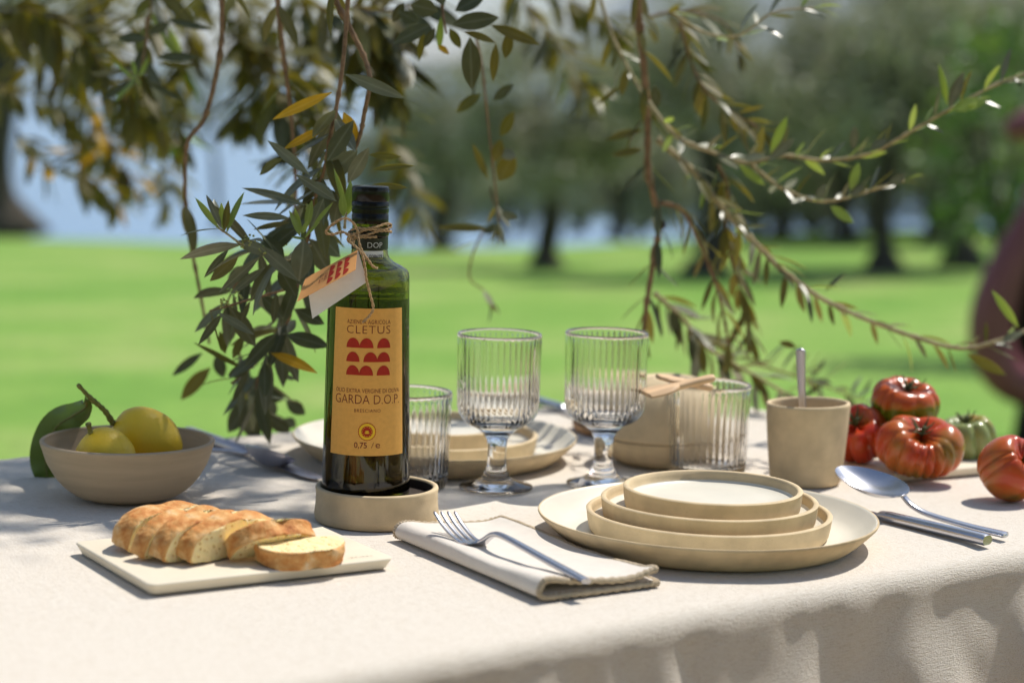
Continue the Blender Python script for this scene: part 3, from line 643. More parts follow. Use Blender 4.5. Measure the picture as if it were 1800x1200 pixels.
# ------------------------------------------------------------------ inverted bowl with wooden servers, wooden tray
IC = on(1172, 812)
mb = MB(); lathe(mb, bowl_prof(0.066, 0.026, 0.040), 96)
o = mb.build('low_bowl', CLAY, sharp=60); o.location = (IC.x, IC.y, TABLE); tag(o, 'low tan stoneware bowl under an inverted bowl behind the tumbler', 'bowl')
mb = MB(); lathe(mb, bowl_prof(0.0655, 0.056, 0.024), 96)
o = mb.build('inverted_bowl', CLAY, sharp=60); o.rotation_euler = (math.pi, 0, 0); o.location = (IC.x, IC.y, TABLE + 0.0275 + 0.056); tag(o, 'tan bowl turned upside down carrying wooden servers', 'bowl')
topz = 0.0275 + 0.056
def server(label, P0, P1, w0, w1, head):
    t = thing('wooden_server', label, 'serving spoon'); L = (P1 - P0).length; xs = L * 0.55
    mb = MB(); P = crom([(0, w0 * 0.6, 0.0028), (0.004, w0, 0.0034), (xs * 0.6, w0 * 0.9, 0.0034), (xs, w0 * 1.05, 0.0033)], 5); bar(mb, [(p[0], 0, 0.0035) for p in P], [p[1] for p in P], [p[2] for p in P], (0, 1, 0), 14, 0.85); mb.build('handle', WOOD, t, sharp=60)
    mb = MB(); P = crom([(xs - 0.001, w0 * 1.05, 0.0033), (xs + (L - xs) * 0.25, w1 * 0.75, 0.0030), (xs + (L - xs) * 0.6, w1, 0.0026), (L * 0.985, w1 * (0.95 if head == 'flat' else 0.55), 0.0022), (L, w1 * (0.88 if head == 'flat' else 0.15), 0.0016)], 5); bar(mb, [(p[0], 0, 0.0035) for p in P], [p[1] for p in P], [p[2] for p in P], (0, 1, 0), 14, 0.8); mb.build('blade', WOOD, t, sharp=60)
    place(t, P0, P1); return t
server('flat wooden server lying across the top of the inverted bowl', on(1256, 670, topz + 0.016), on(1136, 699, topz + 0.002), 0.0065, 0.021, 'flat')
server('rounded wooden server crossing under the flat server on the inverted bowl', on(1250, 688, topz + 0.0005), on(1154, 668, topz + 0.011), 0.006, 0.016, 'round')
WC = on(1110, 757)
for k in range(2):
    mb = MB(); lathe(mb, [(0, 0), (0.058, 0), (0.0605, 0.002), (0.0625, 0.0062), (0.062, 0.0084), (0.060, 0.0086), (0.057, 0.006), (0.05, 0.005), (0, 0.005)], 96)
    o = mb.build('wooden_plate', WOODB if k == 0 else WOOD, sharp=60); o.location = (WC.x + 0.003 * k, WC.y + 0.002 * k, TABLE + 0.0093 * k)
    tag(o, ['brown round wooden plate, lower of two behind the stemmed glass', 'pale round wooden plate, upper of two behind the stemmed glass'][k], 'plate')

# ------------------------------------------------------------------ boards
def board(name, label, A, B, C_):
    """A, B, C_: three bottom corners, B between"""
    u_ = (A - B); v_ = (C_ - B); lu, lv = u_.length, v_.length; u_.normalize(); v_ = (v_ - u_ * v_.dot(u_)).normalized()
    cen = B + u_ * lu / 2 + v_ * lv / 2; t = thing(name, label, 'board', (cen.x, cen.y, TABLE)); rz = math.atan2(v_.y, v_.x)
    bm = bmesh.new(); bmesh.ops.create_cube(bm, size=1.0); bmesh.ops.scale(bm, vec=(lv, lu, 0.0085), verts=bm.verts)
    vert = [e for e in bm.edges if abs(e.verts[0].co.z - e.verts[1].co.z) > 0.004]
    bmesh.ops.bevel(bm, geom=vert, offset=0.006, segments=4, affect='EDGES', profile=0.5)
    for v in bm.verts:
        if v.co.z < 0: v.co.x *= 1 - 0.006 / lv; v.co.y *= 1 - 0.006 / lu
    hor = [e for e in bm.edges if abs(e.verts[0].co.z - e.verts[1].co.z) < 0.001 and len(e.link_faces) == 2 and abs(e.link_faces[0].normal.z - e.link_faces[1].normal.z) > 0.5]
    bmesh.ops.bevel(bm, geom=hor, offset=0.0014, segments=3, affect='EDGES', profile=0.5)
    me = bpy.data.meshes.new('slab'); bm.to_mesh(me); bm.free(); me.materials.append(BOARD)
    for p in me.polygons: p.use_smooth = True
    me.set_sharp_from_angle(angle=R(40)); o = bpy.data.objects.new('slab', me); link(o, t); o.location = (0, 0, 0.0050); o.rotation_euler = (0, 0, rz)
    return t, cen, rz, lu, lv
bA, bcen, brz, blu, blv = board('serving_board', 'cream rectangular serving board carrying the sliced bread', on(130, 972), on(262, 1050), on(682, 996))
mb = MB()
for k in range(7):
    x = blv / 2 - 0.033 + k * 0.0031; mb.add([(x, -blu / 2 + 0.012, 0), (x + 0.0019, -blu / 2 + 0.012, 0), (x + 0.0019, -blu / 2 + 0.0124 + 0.0012 * ((k * 3) % 4) / 3, 0), (x, -blu / 2 + 0.0124 + 0.0009 * ((k * 5) % 3), 0)], [(0, 1, 2, 3)])
o = mb.build('stamped_mark', mat('stamp_ink', (0.30, 0.26, 0.19), 0.8), bA, smooth=False); o.location = (0, 0, 0.0094); o.rotation_euler = (0, 0, brz); o['label'] = 'faint stamped maker mark'
rB = on(1536, 853); rv = (on(1726, 836) - rB).normalized(); ru = Vector((-rv.y, rv.x, 0))
board('serving_board', 'cream rectangular serving board carrying the ribbed tomatoes', rB + ru * 0.154, rB, rB + rv * 0.195)

# ------------------------------------------------------------------ bread
def crust_mat():
    m = bpy.data.materials.new('bread_crust'); m.use_nodes = True; n = m.node_tree; N = n.nodes; b = N['Principled BSDF']; b.inputs['Roughness'].default_value = 0.7; b.inputs['Specular IOR Level'].default_value = 0.3
    tc = N.new('ShaderNodeTexCoord'); t = N.new('ShaderNodeTexNoise'); t.inputs['Scale'].default_value = 55; t.inputs['Detail'].default_value = 9; t.inputs['Roughness'].default_value = 0.68; n.links.new(tc.outputs['Object'], t.inputs['Vector'])
    r = N.new('ShaderNodeValToRGB'); e = r.color_ramp.elements; e[0].position = 0.30; e[0].color = (0.34, 0.095, 0.016, 1); e[1].position = 0.78; e[1].color = (0.80, 0.66, 0.48, 1); x = e.new(0.42); x.color = (0.55, 0.22, 0.055, 1); x = e.new(0.54); x.color = (0.68, 0.37, 0.13, 1); x = e.new(0.64); x.color = (0.74, 0.52, 0.29, 1)
    n.links.new(t.outputs[0], r.inputs[0]); n.links.new(r.outputs[0], b.inputs['Base Color'])
    t2 = N.new('ShaderNodeTexNoise'); t2.inputs['Scale'].default_value = 180; t2.inputs['Detail'].default_value = 6; n.links.new(tc.outputs['Object'], t2.inputs['Vector'])
    bp = N.new('ShaderNodeBump'); bp.inputs['Strength'].default_value = 0.9; bp.inputs['Distance'].default_value = 0.0022; n.links.new(t2.outputs[0], bp.inputs['Height']); n.links.new(bp.outputs[0], b.inputs['Normal']); return m
def crumb_mat():
    m = bpy.data.materials.new('bread_crumb'); m.use_nodes = True; n = m.node_tree; N = n.nodes; b = N['Principled BSDF']; b.inputs['Roughness'].default_value = 0.9; b.inputs['Specular IOR Level'].default_value = 0.15
    b.inputs['Subsurface Weight'].default_value = 0.25; b.inputs['Subsurface Radius'].default_value = (0.006, 0.003, 0.001); b.inputs['Subsurface Scale'].default_value = 0.6
    tc = N.new('ShaderNodeTexCoord'); v = N.new('ShaderNodeTexVoronoi'); v.inputs['Scale'].default_value = 240; v.inputs['Randomness'].default_value = 1.0; n.links.new(tc.outputs['Object'], v.inputs['Vector'])
    t = N.new('ShaderNodeTexNoise'); t.inputs['Scale'].default_value = 120; t.inputs['Detail'].default_value = 5; n.links.new(tc.outputs['Object'], t.inputs['Vector'])
    mm = N.new('ShaderNodeMath'); mm.operation = 'MULTIPLY'; n.links.new(v.outputs['Distance'], mm.inputs[0]); n.links.new(t.outputs[0], mm.inputs[1])
    r = N.new('ShaderNodeValToRGB'); e = r.color_ramp.elements; e[0].position = 0.04; e[0].color = (0.52, 0.29, 0.08, 1); e[1].position = 0.17; e[1].color = (0.90, 0.72, 0.38, 1); n.links.new(mm.outputs[0], r.inputs[0]); n.links.new(r.outputs[0], b.inputs['Base Color'])
    bp = N.new('ShaderNodeBump'); bp.inputs['Strength'].default_value = 0.9; bp.inputs['Distance'].default_value = 0.002; n.links.new(mm.outputs[0], bp.inputs['Height']); n.links.new(bp.outputs[0], b.inputs['Normal']); return m
CRUST, CRUMB = crust_mat(), crumb_mat()
def slice_(name, label, origin, d1, nrm, L, H, th, lean, seed, heel=0.0, group='bread slices', zbase=0.0095):
    """origin: lower front corner of the cut face; d1 along the slice, nrm points out of the cut face; heel > 0 rounds the far side into a loaf end"""
    n = 56; out = []
    for k in range(n):
        a = 2 * math.pi * k / n; c_, s_ = math.cos(a), math.sin(a)
        x = math.copysign(abs(c_) ** 0.80, c_); z = math.copysign(abs(s_) ** (0.80 if s_ > 0 else 0.32), s_)
        x *= (1 + 0.04 * noise.noise((c_ + seed, s_, 0.3))); zz = (z * 0.80 if z > 0 else z * 0.20) + 0.20
        zz *= 1 + 0.07 * noise.noise((x * 1.7 + seed * 3, 0.7, seed)) if z > 0 else 1
        out.append((L / 2 + x * L / 2, zz * H))
    cx = L / 2; cz = H * 0.42; mb = MB(); nt_ = 12 if not heel else 22; rings = []
    total = th + heel
    for j in range(nt_ + 1):
        y = total * j / nt_; s = 1.0; dz = 0
        if heel and y > th * 0.4: q = (y - th * 0.4) / (total - th * 0.4); s = max(0.02, (1 - q ** 2.4)) ** 0.5
        ring = []
        for k, (x, z) in enumerate(out):
            px = cx + (x - cx) * s; pz = z * s if z > 0 else z
            b = 0.0026 * noise.noise((px * 45 + seed, y * 70, pz * 45)) + 0.0013 * noise.noise((px * 130, y * 150 + seed, pz * 130)) - (0.0012 if j in (0, nt_) and not heel else 0)
            ex, ez = (px - cx), (pz - cz); l = math.hypot(ex, ez) or 1
            g = 0
            if heel or True:  # the baked score line along the top
                g = 0.0035 * math.exp(-((px - L * 0.62 + 0.25 * y) / 0.006) ** 2) * (1 if ez > 0 else 0)
            ring.append(len(mb.v)); mb.v.append((px + ex / l * (b - g), -y, max(pz + ez / l * (b - g), 0.0002 if pz < 0.003 else pz * 0.5)))
        rings.append(ring)
    for j in range(nt_):
        for k in range(n):
            k2 = (k + 1) % n; mb.f.append((rings[j][k2], rings[j][k], rings[j + 1][k], rings[j + 1][k2])); mb.m.append(1)
    def cap(ring, y, sg):
        prev = ring
        for q in (0.93, 0.8, 0.6, 0.4, 0.2):
            cur = []
            for k, (x, z) in enumerate(out):
                px, pz = cx + (x - cx) * q, cz + (z - cz) * q
                cur.append(len(mb.v)); mb.v.append((px, -y + sg * 0.0009 * noise.noise((px * 160 + seed, pz * 160, y * 50)) + sg * 0.0010 * noise.noise((px * 50, pz * 50, seed)), pz))
            for k in range(n):
                k2 = (k + 1) % n; f = (prev[k], prev[k2], cur[k2], cur[k]); mb.f.append(f if sg > 0 else f[::-1]); mb.m.append(0 if q < 0.95 else 1)
            prev = cur
        mb.f.append(tuple(prev) if sg > 0 else tuple(reversed(prev))); mb.m.append(0)
    cap(rings[0], 0, 1)
    if heel: mb.f.append(tuple(reversed(rings[-1]))); mb.m.append(1)
    else: cap(rings[-1], total, -1)
    x = d1.normalized(); y = nrm.normalized(); z = x.cross(y); 
    if z.z < 0: z = -z
    q = Matrix(((x.x, y.x, z.x), (x.y, y.y, z.y), (x.z, y.z, z.z)))
    if lean: q = Matrix.Rotation(lean, 3, x) @ q
    o = mb.build(name, [CRUMB, CRUST]); o.matrix_world = Matrix.Translation(origin) @ q.to_4x4(); tag(o, label, 'bread', group); return o
def dirs(a): return Vector((math.cos(a), math.sin(a), 0)), Vector((math.sin(a), -math.cos(a), 0))
BZ = 0.0097
for (pxl, ang, lab, L_, H_, th, heel, lean, sd) in (
        ((331, 996), 50, 'standing bread slice showing its whole cut face beside the fallen slices', 0.094, 0.0285, 0.0185, 0, 0.16, 1.3),
        ((286, 994), 52, 'standing bread slice between the foremost slice and the third slice of the loaf', 0.094, 0.0290, 0.0175, 0, 0.20, 2.7),
        ((251, 987), 54, 'standing bread slice leaning against the uncut heel of the loaf', 0.092, 0.0295, 0.0150, 0, 0.22, 5.1),
        ((222, 975), 55, 'rounded uncut heel of the bread loaf with floury crust', 0.092, 0.0300, 0.014, 0.022, 0.20, 8.2)):
    d1, nn = dirs(R(ang)); slice_('bread_heel' if heel else 'bread_slice', lab, on(*pxl, BZ), d1, nn, L_, H_, th, lean, sd, heel)
d1, nn = dirs(R(36))
slice_('bread_slice', 'fallen bread slice leaning crust up against the standing slices', on(399, 986, BZ + 0.001), d1, nn, 0.071, 0.028, 0.0145, 0.80, 9.4)
d1, nn = dirs(R(24))   # lying flat, crust towards the board edge
o = slice_('bread_slice', 'bread slice lying flat with its cut face up on the board', on(448, 973, BZ), d1, Vector((0, 0, 1)), 0.066, 0.034, 0.0135, 0, 11.8)
x = d1; z = Vector((d1.y, -d1.x, 0)); y = z.cross(x)
if y.z < 0: y = -y
q = Matrix(((x.x, y.x, z.x), (x.y, y.y, z.y), (x.z, y.z, z.z)))
o.matrix_world = Matrix.Translation(on(445, 950, BZ + 0.0155)) @ (Matrix.Rotation(0.10, 3, x) @ q).to_4x4()

# ------------------------------------------------------------------ tomatoes
def tom_mat(name, top, side, green, gl, gh, seed, gz=0.0):
    m = bpy.data.materials.new(name); m.use_nodes = True; n = m.node_tree; N = n.nodes; b = N['Principled BSDF']; b.inputs['Roughness'].default_value = 0.24; b.inputs['Specular IOR Level'].default_value = 0.45
    b.inputs['Subsurface Weight'].default_value = 0.08; b.inputs['Subsurface Radius'].default_value = (0.01, 0.003, 0.001); b.inputs['Subsurface Scale'].default_value = 0.4
    tc = N.new('ShaderNodeTexCoord'); mp = N.new('ShaderNodeMapping'); mp.inputs['Location'].default_value = (seed, seed * 0.7, 0); n.links.new(tc.outputs['Object'], mp.inputs[0])
    t = N.new('ShaderNodeTexNoise'); t.inputs['Scale'].default_value = 26; t.inputs['Detail'].default_value = 3; n.links.new(mp.outputs[0], t.inputs['Vector'])
    r = N.new('ShaderNodeValToRGB'); r.color_ramp.elements[0].position = gl; r.color_ramp.elements[1].position = gh; r.color_ramp.elements[0].color = (*side, 1); r.color_ramp.elements[1].color = (*green, 1); x = r.color_ramp.elements.new((gl + gh) / 2); x.color = (*top, 1)
    sz = N.new('ShaderNodeSeparateXYZ'); n.links.new(tc.outputs['Object'], sz.inputs[0]); mz = N.new('ShaderNodeMath'); mz.operation = 'MULTIPLY_ADD'; mz.inputs[1].default_value = -gz / 0.03; n.links.new(sz.outputs[2], mz.inputs[0]); n.links.new(t.outputs[0], mz.inputs[2])
    n.links.new(mz.outputs[0], r.inputs[0]); at_ = N.new('ShaderNodeAttribute'); at_.attribute_name = 'groove'
    mx = N.new('ShaderNodeMix'); mx.data_type = 'RGBA'; n.links.new(at_.outputs['Fac'], mx.inputs['Factor']); n.links.new(r.outputs[0], mx.inputs['A']); mx.inputs['B'].default_value = (0.10, 0.07, 0.015, 1)
    n.links.new(mx.outputs['Result'], b.inputs['Base Color'])
    t2 = N.new('ShaderNodeTexNoise'); t2.inputs['Scale'].default_value = 700; n.links.new(tc.outputs['Object'], t2.inputs['Vector']); bp = N.new('ShaderNodeBump'); bp.inputs['Strength'].default_value = 0.04; bp.inputs['Distance'].default_value = 0.001; n.links.new(t2.outputs[0], bp.inputs['Height']); n.links.new(bp.outputs[0], b.inputs['Normal']); return m
def tomato(label, cen, rad, hgt, axis, nrib, depth, m, seed, streak=0.0, lop=0.0, lopa=0.0, cuts=None, lop2=0.0):
    t = thing('tomato', label, 'tomato', tuple(cen), 'ribbed tomatoes'); az_ = Vector(axis).normalized(); ax_ = (Vector((1, 0, 0)) - az_ * az_.x).normalized(); ay_ = az_.cross(ax_); q = Matrix(((ax_.x, ay_.x, az_.x), (ax_.y, ay_.y, az_.y), (ax_.z, ay_.z, az_.z))); rr = random.Random(seed)
    n, nv_ = 144, 44; ph = [rr.uniform(-0.20, 0.20) for _ in range(nrib)]; mb = MB(); gro = []
    edges = [(k + ph[k] * 1.5) * 2 * math.pi / nrib for k in range(nrib)] if not cuts else [R(c_) for c_ in cuts]; dep = [depth * rr.uniform(0.45, 1.3) for _ in edges]; es = sorted(edges); gap = {e_: min((es[(i + 1) % len(es)] - e_) % (2 * math.pi), (e_ - es[i - 1]) % (2 * math.pi)) for i, e_ in enumerate(es)}
    for j in range(nv_ + 1):
        f = math.pi * j / nv_
        for k in range(n):
            a = 2 * math.pi * k / n; g = 0
            for e_, d_ in zip(edges, dep):
                da = abs((a - e_ + math.pi) % (2 * math.pi) - math.pi) / max(gap[e_], 0.2)
                g = max(g, d_ * max(0, 1 - da / 0.5) ** 1.9 * min(1, 0.45 + gap[e_]))
            env = math.sin(f) ** 0.45 if f < math.pi / 2 else math.sin(f) ** 0.9
            r_ = rad * (1 - g * env) * (1 + lop * math.cos(a - lopa) + lop2 * math.cos(2 * a) + 0.03 * noise.noise((math.cos(a) + seed, math.sin(a), f)))
            sx = math.sin(f); zc = math.cos(f)
            rad_xy = r_ * (sx ** 0.80); z = hgt * (math.copysign(abs(zc) ** 0.85, zc))
            dim = math.exp(-(sx / 0.42) ** 2) * hgt
            z *= 1 + (2.0 * lop2 * math.cos(2 * a) if zc > 0 else 0); z += (-0.42 * dim if zc > 0 else 0.16 * dim) * (1 + (0.6 * g / max(depth, 1e-3)) * (zc > 0))
            mb.v.append(tuple(q @ Vector((rad_xy * math.cos(a), rad_xy * math.sin(a), z)))); gro.append(min(1, streak * (g / max(depth, 1e-3)) ** 5 * (0.4 + 0.6 * (noise.noise((a * 2, f * 3, seed)) > -0.1))))
    for j in range(nv_):
        for k in range(n):
            k2 = (k + 1) % n; mb.f.append((j * n + k, (j + 1) * n + k, (j + 1) * n + k2, j * n + k2)); mb.m.append(0)
    o = mb.build('fruit', m, t); at_ = o.data.attributes.new('groove', 'FLOAT', 'POINT'); at_.data.foreach_set('value', gro)
    zt = hgt * (1 - 0.42) - 0.0005; cal = MB()
    for k in range(6):
        a = k * math.pi / 3 + rr.uniform(-0.3, 0.3); l = rad * rr.uniform(0.26, 0.46); P = []
        for i in range(6):
            s = i / 5; P.append((l * s * math.cos(a), l * s * math.sin(a), zt + 0.0015 + hgt * 0.42 * (1 - math.exp(-(s * 0.55 / 0.42) ** 2)) * 0.92 + rr.uniform(0, 0.003) * s + 0.004 * s * s * rr.uniform(-0.3, 1)))
        bar(cal, [q @ Vector(p) for p in P], [0.0019, 0.0023, 0.0019, 0.0014, 0.0009, 0.0003], [0.0005] * 6, tuple(q @ Vector((-math.sin(a), math.cos(a), 0))), 6, 0.8)
    tube(cal, [q @ Vector((0, 0, zt - 0.001)), q @ Vector((0.0006, 0, zt + 0.004)), q @ Vector((0.002, 0.001, zt + 0.008))], [0.0026, 0.0020, 0.0023], 8)
    cal.build('calyx', CALYX, t); return t
bz = 0.0095; cam_dir = Vector((0, -1, 0.2))
TM = {'or': tom_mat('tomato_orange_green', (0.46, 0.17, 0.02), (0.48, 0.085, 0.012), (0.14, 0.18, 0.008), 0.36, 0.56, 0.3, 0.6), 'rd': tom_mat('tomato_red', (0.42, 0.085, 0.016), (0.50, 0.040, 0.012), (0.30, 0.12, 0.02), 0.45, 0.75, 1.3), 'rd2': tom_mat('tomato_red_orange', (0.46, 0.115, 0.018), (0.47, 0.050, 0.010), (0.24, 0.14, 0.02), 0.38, 0.68, 2.2), 'gr': tom_mat('tomato_green_blush', (0.34, 0.28, 0.045), (0.48, 0.16, 0.03), (0.26, 0.30, 0.10), 0.22, 0.42, 3.1)}
tomato('bronze and red ribbed tomato behind the tan cup', at(1511, 762, 1.99), 0.0285, 0.0255, (-0.35, -0.65, 0.75), 7, 0.17, TM['rd'], 3)
tomato('orange and green ribbed tomato perched on top of the other tomatoes', at(1591, 707, 2.00), 0.0330, 0.0225, (0.10, -0.28, 1), 9, 0.21, TM['or'], 5)
tomato('deeply pleated red tomato lying in front of the tomato pile with dark streaks', at(1614, 783, 1.945), 0.0385, 0.0250, (0.08, -0.48, 0.88), 12, 0.25, TM['rd2'], 8, streak=0.8, lop2=0.09, lop=0.03, lopa=0.3, cuts=(88, 150, 203, 226, 243, 259, 275, 291, 307, 326, 28))
tomato('green blushing ribbed tomato at the far side of the board', at(1700, 769, 2.04), 0.0285, 0.0240, (-0.15, -0.1, 1), 9, 0.16, TM['gr'], 11)
tomato('single red tomato lying on the cloth in front of the tomato board', at(1777, 823, 1.865), 0.0300, 0.0265, (0.62, -0.55, 0.66), 8, 0.14, TM['rd2'], 15)
# ------------------------------------------------------------------ oil bottle
BX, BY, BZ0 = -0.1178, 1.7215, TABLE + 0.0205
bt = thing('oil_bottle', 'dark green glass olive oil bottle with ochre label and black cap', 'bottle', (BX, BY, BZ0))
HB = 0.1870                      # height of the shoulder
def rbot(z): return 0.0364 - 0.0036 * z / HB
outer = [(0, 0.0015), (0.028, 0.0012), (0.0340, 0.0), (0.0358, 0.0014), (rbot(0.005), 0.005)] + [(rbot(HB * k / 10), HB * k / 10) for k in range(1, 10)] + [(rbot(HB) , HB - 0.006), (rbot(HB) - 0.0004, HB - 0.0025), (rbot(HB) - 0.0022, HB + 0.0003), (0.0265, HB + 0.0030), (0.0200, HB + 0.0062), (0.0165, HB + 0.0092), (0.0150, HB + 0.0125), (0.0146, HB + 0.017), (0.0143, HB + 0.045), (0.0143, HB + 0.055)]
inner = [(0.0105, HB + 0.055), (0.0107, HB + 0.017), (0.0118, HB + 0.0105), (0.0170, HB + 0.004), (0.0270, HB - 0.0012), (0.0295, HB - 0.005)] + [(rbot(HB * k / 10) - 0.0030, HB * k / 10) for k in range(9, 0, -1)] + [(0.0325, 0.0085), (0.029, 0.0060), (0, 0.0085)]
mb = MB(); lathe(mb, outer + inner, 96); mb.build('glass_body', BGLASS, bt, sharp=70)
lev = 0.1640
mb = MB(); lathe(mb, [(0, 0.0083), (0.0291, 0.0058), (0.0327, 0.0083)] + [(rbot(HB * k / 10) - 0.0028, HB * k / 10) for k in range(1, 9)] + [(rbot(lev) - 0.0028, lev), (0.028, lev - 0.0007), (0, lev - 0.0008)], 96); mb.build('oil', OIL, bt, sharp=70)
# cap
cz = HB + 0.0475
cp = [(0.0136, cz - 0.0100), (0.0147, cz - 0.0100), (0.0150, cz - 0.0092), (0.0150, cz - 0.0030), (0.0146, cz - 0.0024), (0.0146, cz - 0.0016), (0.0151, cz - 0.0010), (0.0152, cz + 0.0022), (0.0147, cz + 0.0028), (0.0147, cz + 0.0034), (0.0152, cz + 0.0040), (0.0152, cz + 0.0074), (0.0148, cz + 0.0080), (0.0152, cz + 0.0086), (0.0152, cz + 0.0182), (0.0149, cz + 0.0194), (0.0140, cz + 0.0200), (0, cz + 0.0200)]
mb = MB(); lathe(mb, cp, 96); mb.build('cap', BLACK, bt, sharp=35)
mb = MB(); lathe(mb, [(0.0145, cz - 0.0205), (0.0152, cz - 0.0205), (0.0156, cz - 0.0188), (0.0154, cz - 0.0172), (0.0157, cz - 0.0158), (0.0152, cz - 0.0143), (0.0145, cz - 0.0143)], 96, lambda r_, z_, a, i: (r_ * (1 + 0.010 * noise.noise((a * 4, z_ * 400, 1))), z_ + 0.0009 * math.sin(3 * a + 1) * (r_ > 0.0146))); mb.build('neck_ring', BLACK, bt)
mb = MB(); lathe(mb, [(0.01435, HB + 0.0165), (0.0149, HB + 0.0166), (0.0149, HB + 0.0275), (0.01435, HB + 0.0276)], 96); mb.build('neck_band', BLACKB, bt, sharp=40)

# writing, wrapped on the glass
def text2d(s, size, shear=0.0, off=-0.006, sp=1.0):
    cu = bpy.data.curves.new('tmp', 'FONT'); cu.body = s; cu.size = size; cu.align_x = 'CENTER'; cu.offset = off * size; cu.shear = shear; cu.resolution_u = 3; cu.space_character = sp
    ob = bpy.data.objects.new('tmp', cu); COL.objects.link(ob); dg = bpy.context.evaluated_depsgraph_get(); dg.update(); me = ob.evaluated_get(dg).to_mesh()
    V = [(v.co.x, v.co.y) for v in me.vertices]; F = [tuple(p.vertices) for p in me.polygons]
    ob.evaluated_get(dg).to_mesh_clear(); bpy.data.objects.remove(ob); bpy.data.curves.remove(cu); return V, F
FACE = math.atan2(-BY, -BX) + R(0.5)
def wrap(V, F, name, m, zc, lift, parent, rad=None, x0=0.0):
    mb = MB(); vs = []
    for x, y in V:
        z = zc + y; r_ = (rbot(z) if rad is None else rad) + lift; a = FACE + (x + x0) / r_; vs.append((r_ * math.cos(a), r_ * math.sin(a), z))
    mb.add(vs, F); return mb.build(name, m, parent, smooth=False)
def fit(s, width, shear=0, sp=1.0, off=-0.006, h=None):
    V, F = text2d(s, 0.01, shear, off, sp); x0, x1 = min(v[0] for v in V), max(v[0] for v in V); k = width / (x1 - x0); c_ = (x0 + x1) / 2
    ky = k if h is None else h / max(v[1] for v in V)
    return [((v[0] - c_) * k, v[1] * ky) for v in V], F
LT, LB = 0.1583, 0.0389          # top and bottom of the label
mb = MB(); nx_, nz_ = 40, 24; vs = []
for j in range(nz_ + 1):
    for i in range(nx_ + 1):
        t_ = j / nz_; z = LB + (LT - LB) * t_; r_ = rbot(z) + 0.00025; hw_ = R(54.5) - R(2.2) * t_; a = FACE + (-1 + 2 * i / nx_) * hw_; vs.append((r_ * math.cos(a), r_ * math.sin(a), z))
mb.add(vs, [(j * (nx_ + 1) + i, j * (nx_ + 1) + i + 1, (j + 1) * (nx_ + 1) + i + 1, (j + 1) * (nx_ + 1) + i) for j in range(nz_) for i in range(nx_)])
lab = mb.build('front_label', LABEL, bt); lab['label'] = 'ochre paper label with dark red lettering and red domes'
zz = lambda y: LB + (LT - LB) * (800 - y) / (800 - 541)
IN = 0.00047
wrap(*fit('AZIENDA AGRICOLA', 0.0365, sp=1.1, h=0.0033), 'lettering', INK, zz(568), IN, lab); wrap(*fit('CLETUS', 0.0365, sp=1.1, off=-0.016, h=0.0064), 'lettering', INK, zz(585), IN, lab)
def dome(cx_, zc, r_, h):
    n = 20; V = []
    for k in range(n + 1):
        x = -r_ * math.cos(math.pi * k / n); y = h * math.sqrt(max(0, 1 - (x / r_) ** 2)); V += [(cx_ + x, 0), (cx_ + x, y)]
    return V, [(2 * k, 2 * k + 2, 2 * k + 3, 2 * k + 1) for k in range(n)]
mbx = []
for row, y in enumerate((610, 634.5, 658)):
    r_ = 0.0056
    for cx_ in ((-0.0127, -0.0016, 0.0128) if row != 1 else (-0.0127, 0.0018, 0.0128)):
        V, F = dome(cx_, 0, r_ * 1.02, 0.0080); V = [(x + 0.0, y_) for x, y_ in V]; wrap(V, F, 'printed_dome', REDINK, zz(y), IN + 0.00002 * (1 if cx_ > 0 else 0) + 0.00003 * (abs(cx_) < 0.005), lab)
wrap(*fit('OLIO EXTRA VERGINE DI OLIVA', 0.0565, off=-0.008, h=0.0034), 'lettering', INK, zz(689), IN, lab)
wrap(*fit('GARDA D.O.P.', 0.0570, off=-0.014, h=0.0074), 'lettering', INK, zz(708.5), IN, lab); wrap(*fit('BRESCIANO', 0.0215, sp=1.2, h=0.0026), 'lettering', INK, zz(723), IN, lab)
def disc(r_, n=40, sc_=0):
    q = [(0.0, 0.0)]
    for s in (0.5, 1.0): q += [((r_ * (1 + sc_ * math.cos(20 * 2 * math.pi * k / n))) * math.cos(2 * math.pi * k / n), (r_ * (1 + sc_ * math.cos(20 * 2 * math.pi * k / n))) * math.sin(2 * math.pi * k / n)) for k in range(n)]
    return [(x * 1, y * 1) for x, y in q[:1]] + [(x * 0.5, y * 0.5) for x, y in q[1 + n:]] + q[1 + n:], [(0, 1 + k, 1 + (k + 1) % n) for k in range(n)] + [(1 + k, 1 + n + k, 1 + n + (k + 1) % n, 1 + (k + 1) % n) for k in range(n)]
zs = zz(757); wrap(*disc(0.00725, 80, 0.025), 'seal', REDINK, zs, IN, lab); wrap(*disc(0.0067), 'seal', YELINK, zs, IN + 0.00005, lab); wrap(*disc(0.0046), 'seal', REDINK, zs, IN + 0.0001, lab)
for k in range(12):
    a = k * math.pi / 6; V, F = disc(0.00042, 5); wrap([(x + 0.0038 * math.cos(a), y + 0.0038 * math.sin(a)) for x, y in V], F, 'seal_star', YELINK, zs, IN + 0.00015, lab)
for k in range(3):
    V, F = disc(0.0014 - 0.0002 * k, 12); wrap([(x * 1.5, y * 0.32 + (k - 1) * 0.0009) for x, y in V], F, 'seal_field', YELINK, zs - 0.0003, IN + 0.00015, lab)
wrap(*fit('0,75', 0.0105, off=0.004, h=0.0046), 'lettering', INK, zz(786), IN, lab, x0=-0.0052); wrap(*fit('l', 0.0022, shear=0.5, h=0.0046), 'lettering', INK, zz(786), IN, lab, x0=0.0046); wrap(*fit('e', 0.0038, h=0.0036), 'lettering', INK, zz(786), IN, lab, x0=0.0090)
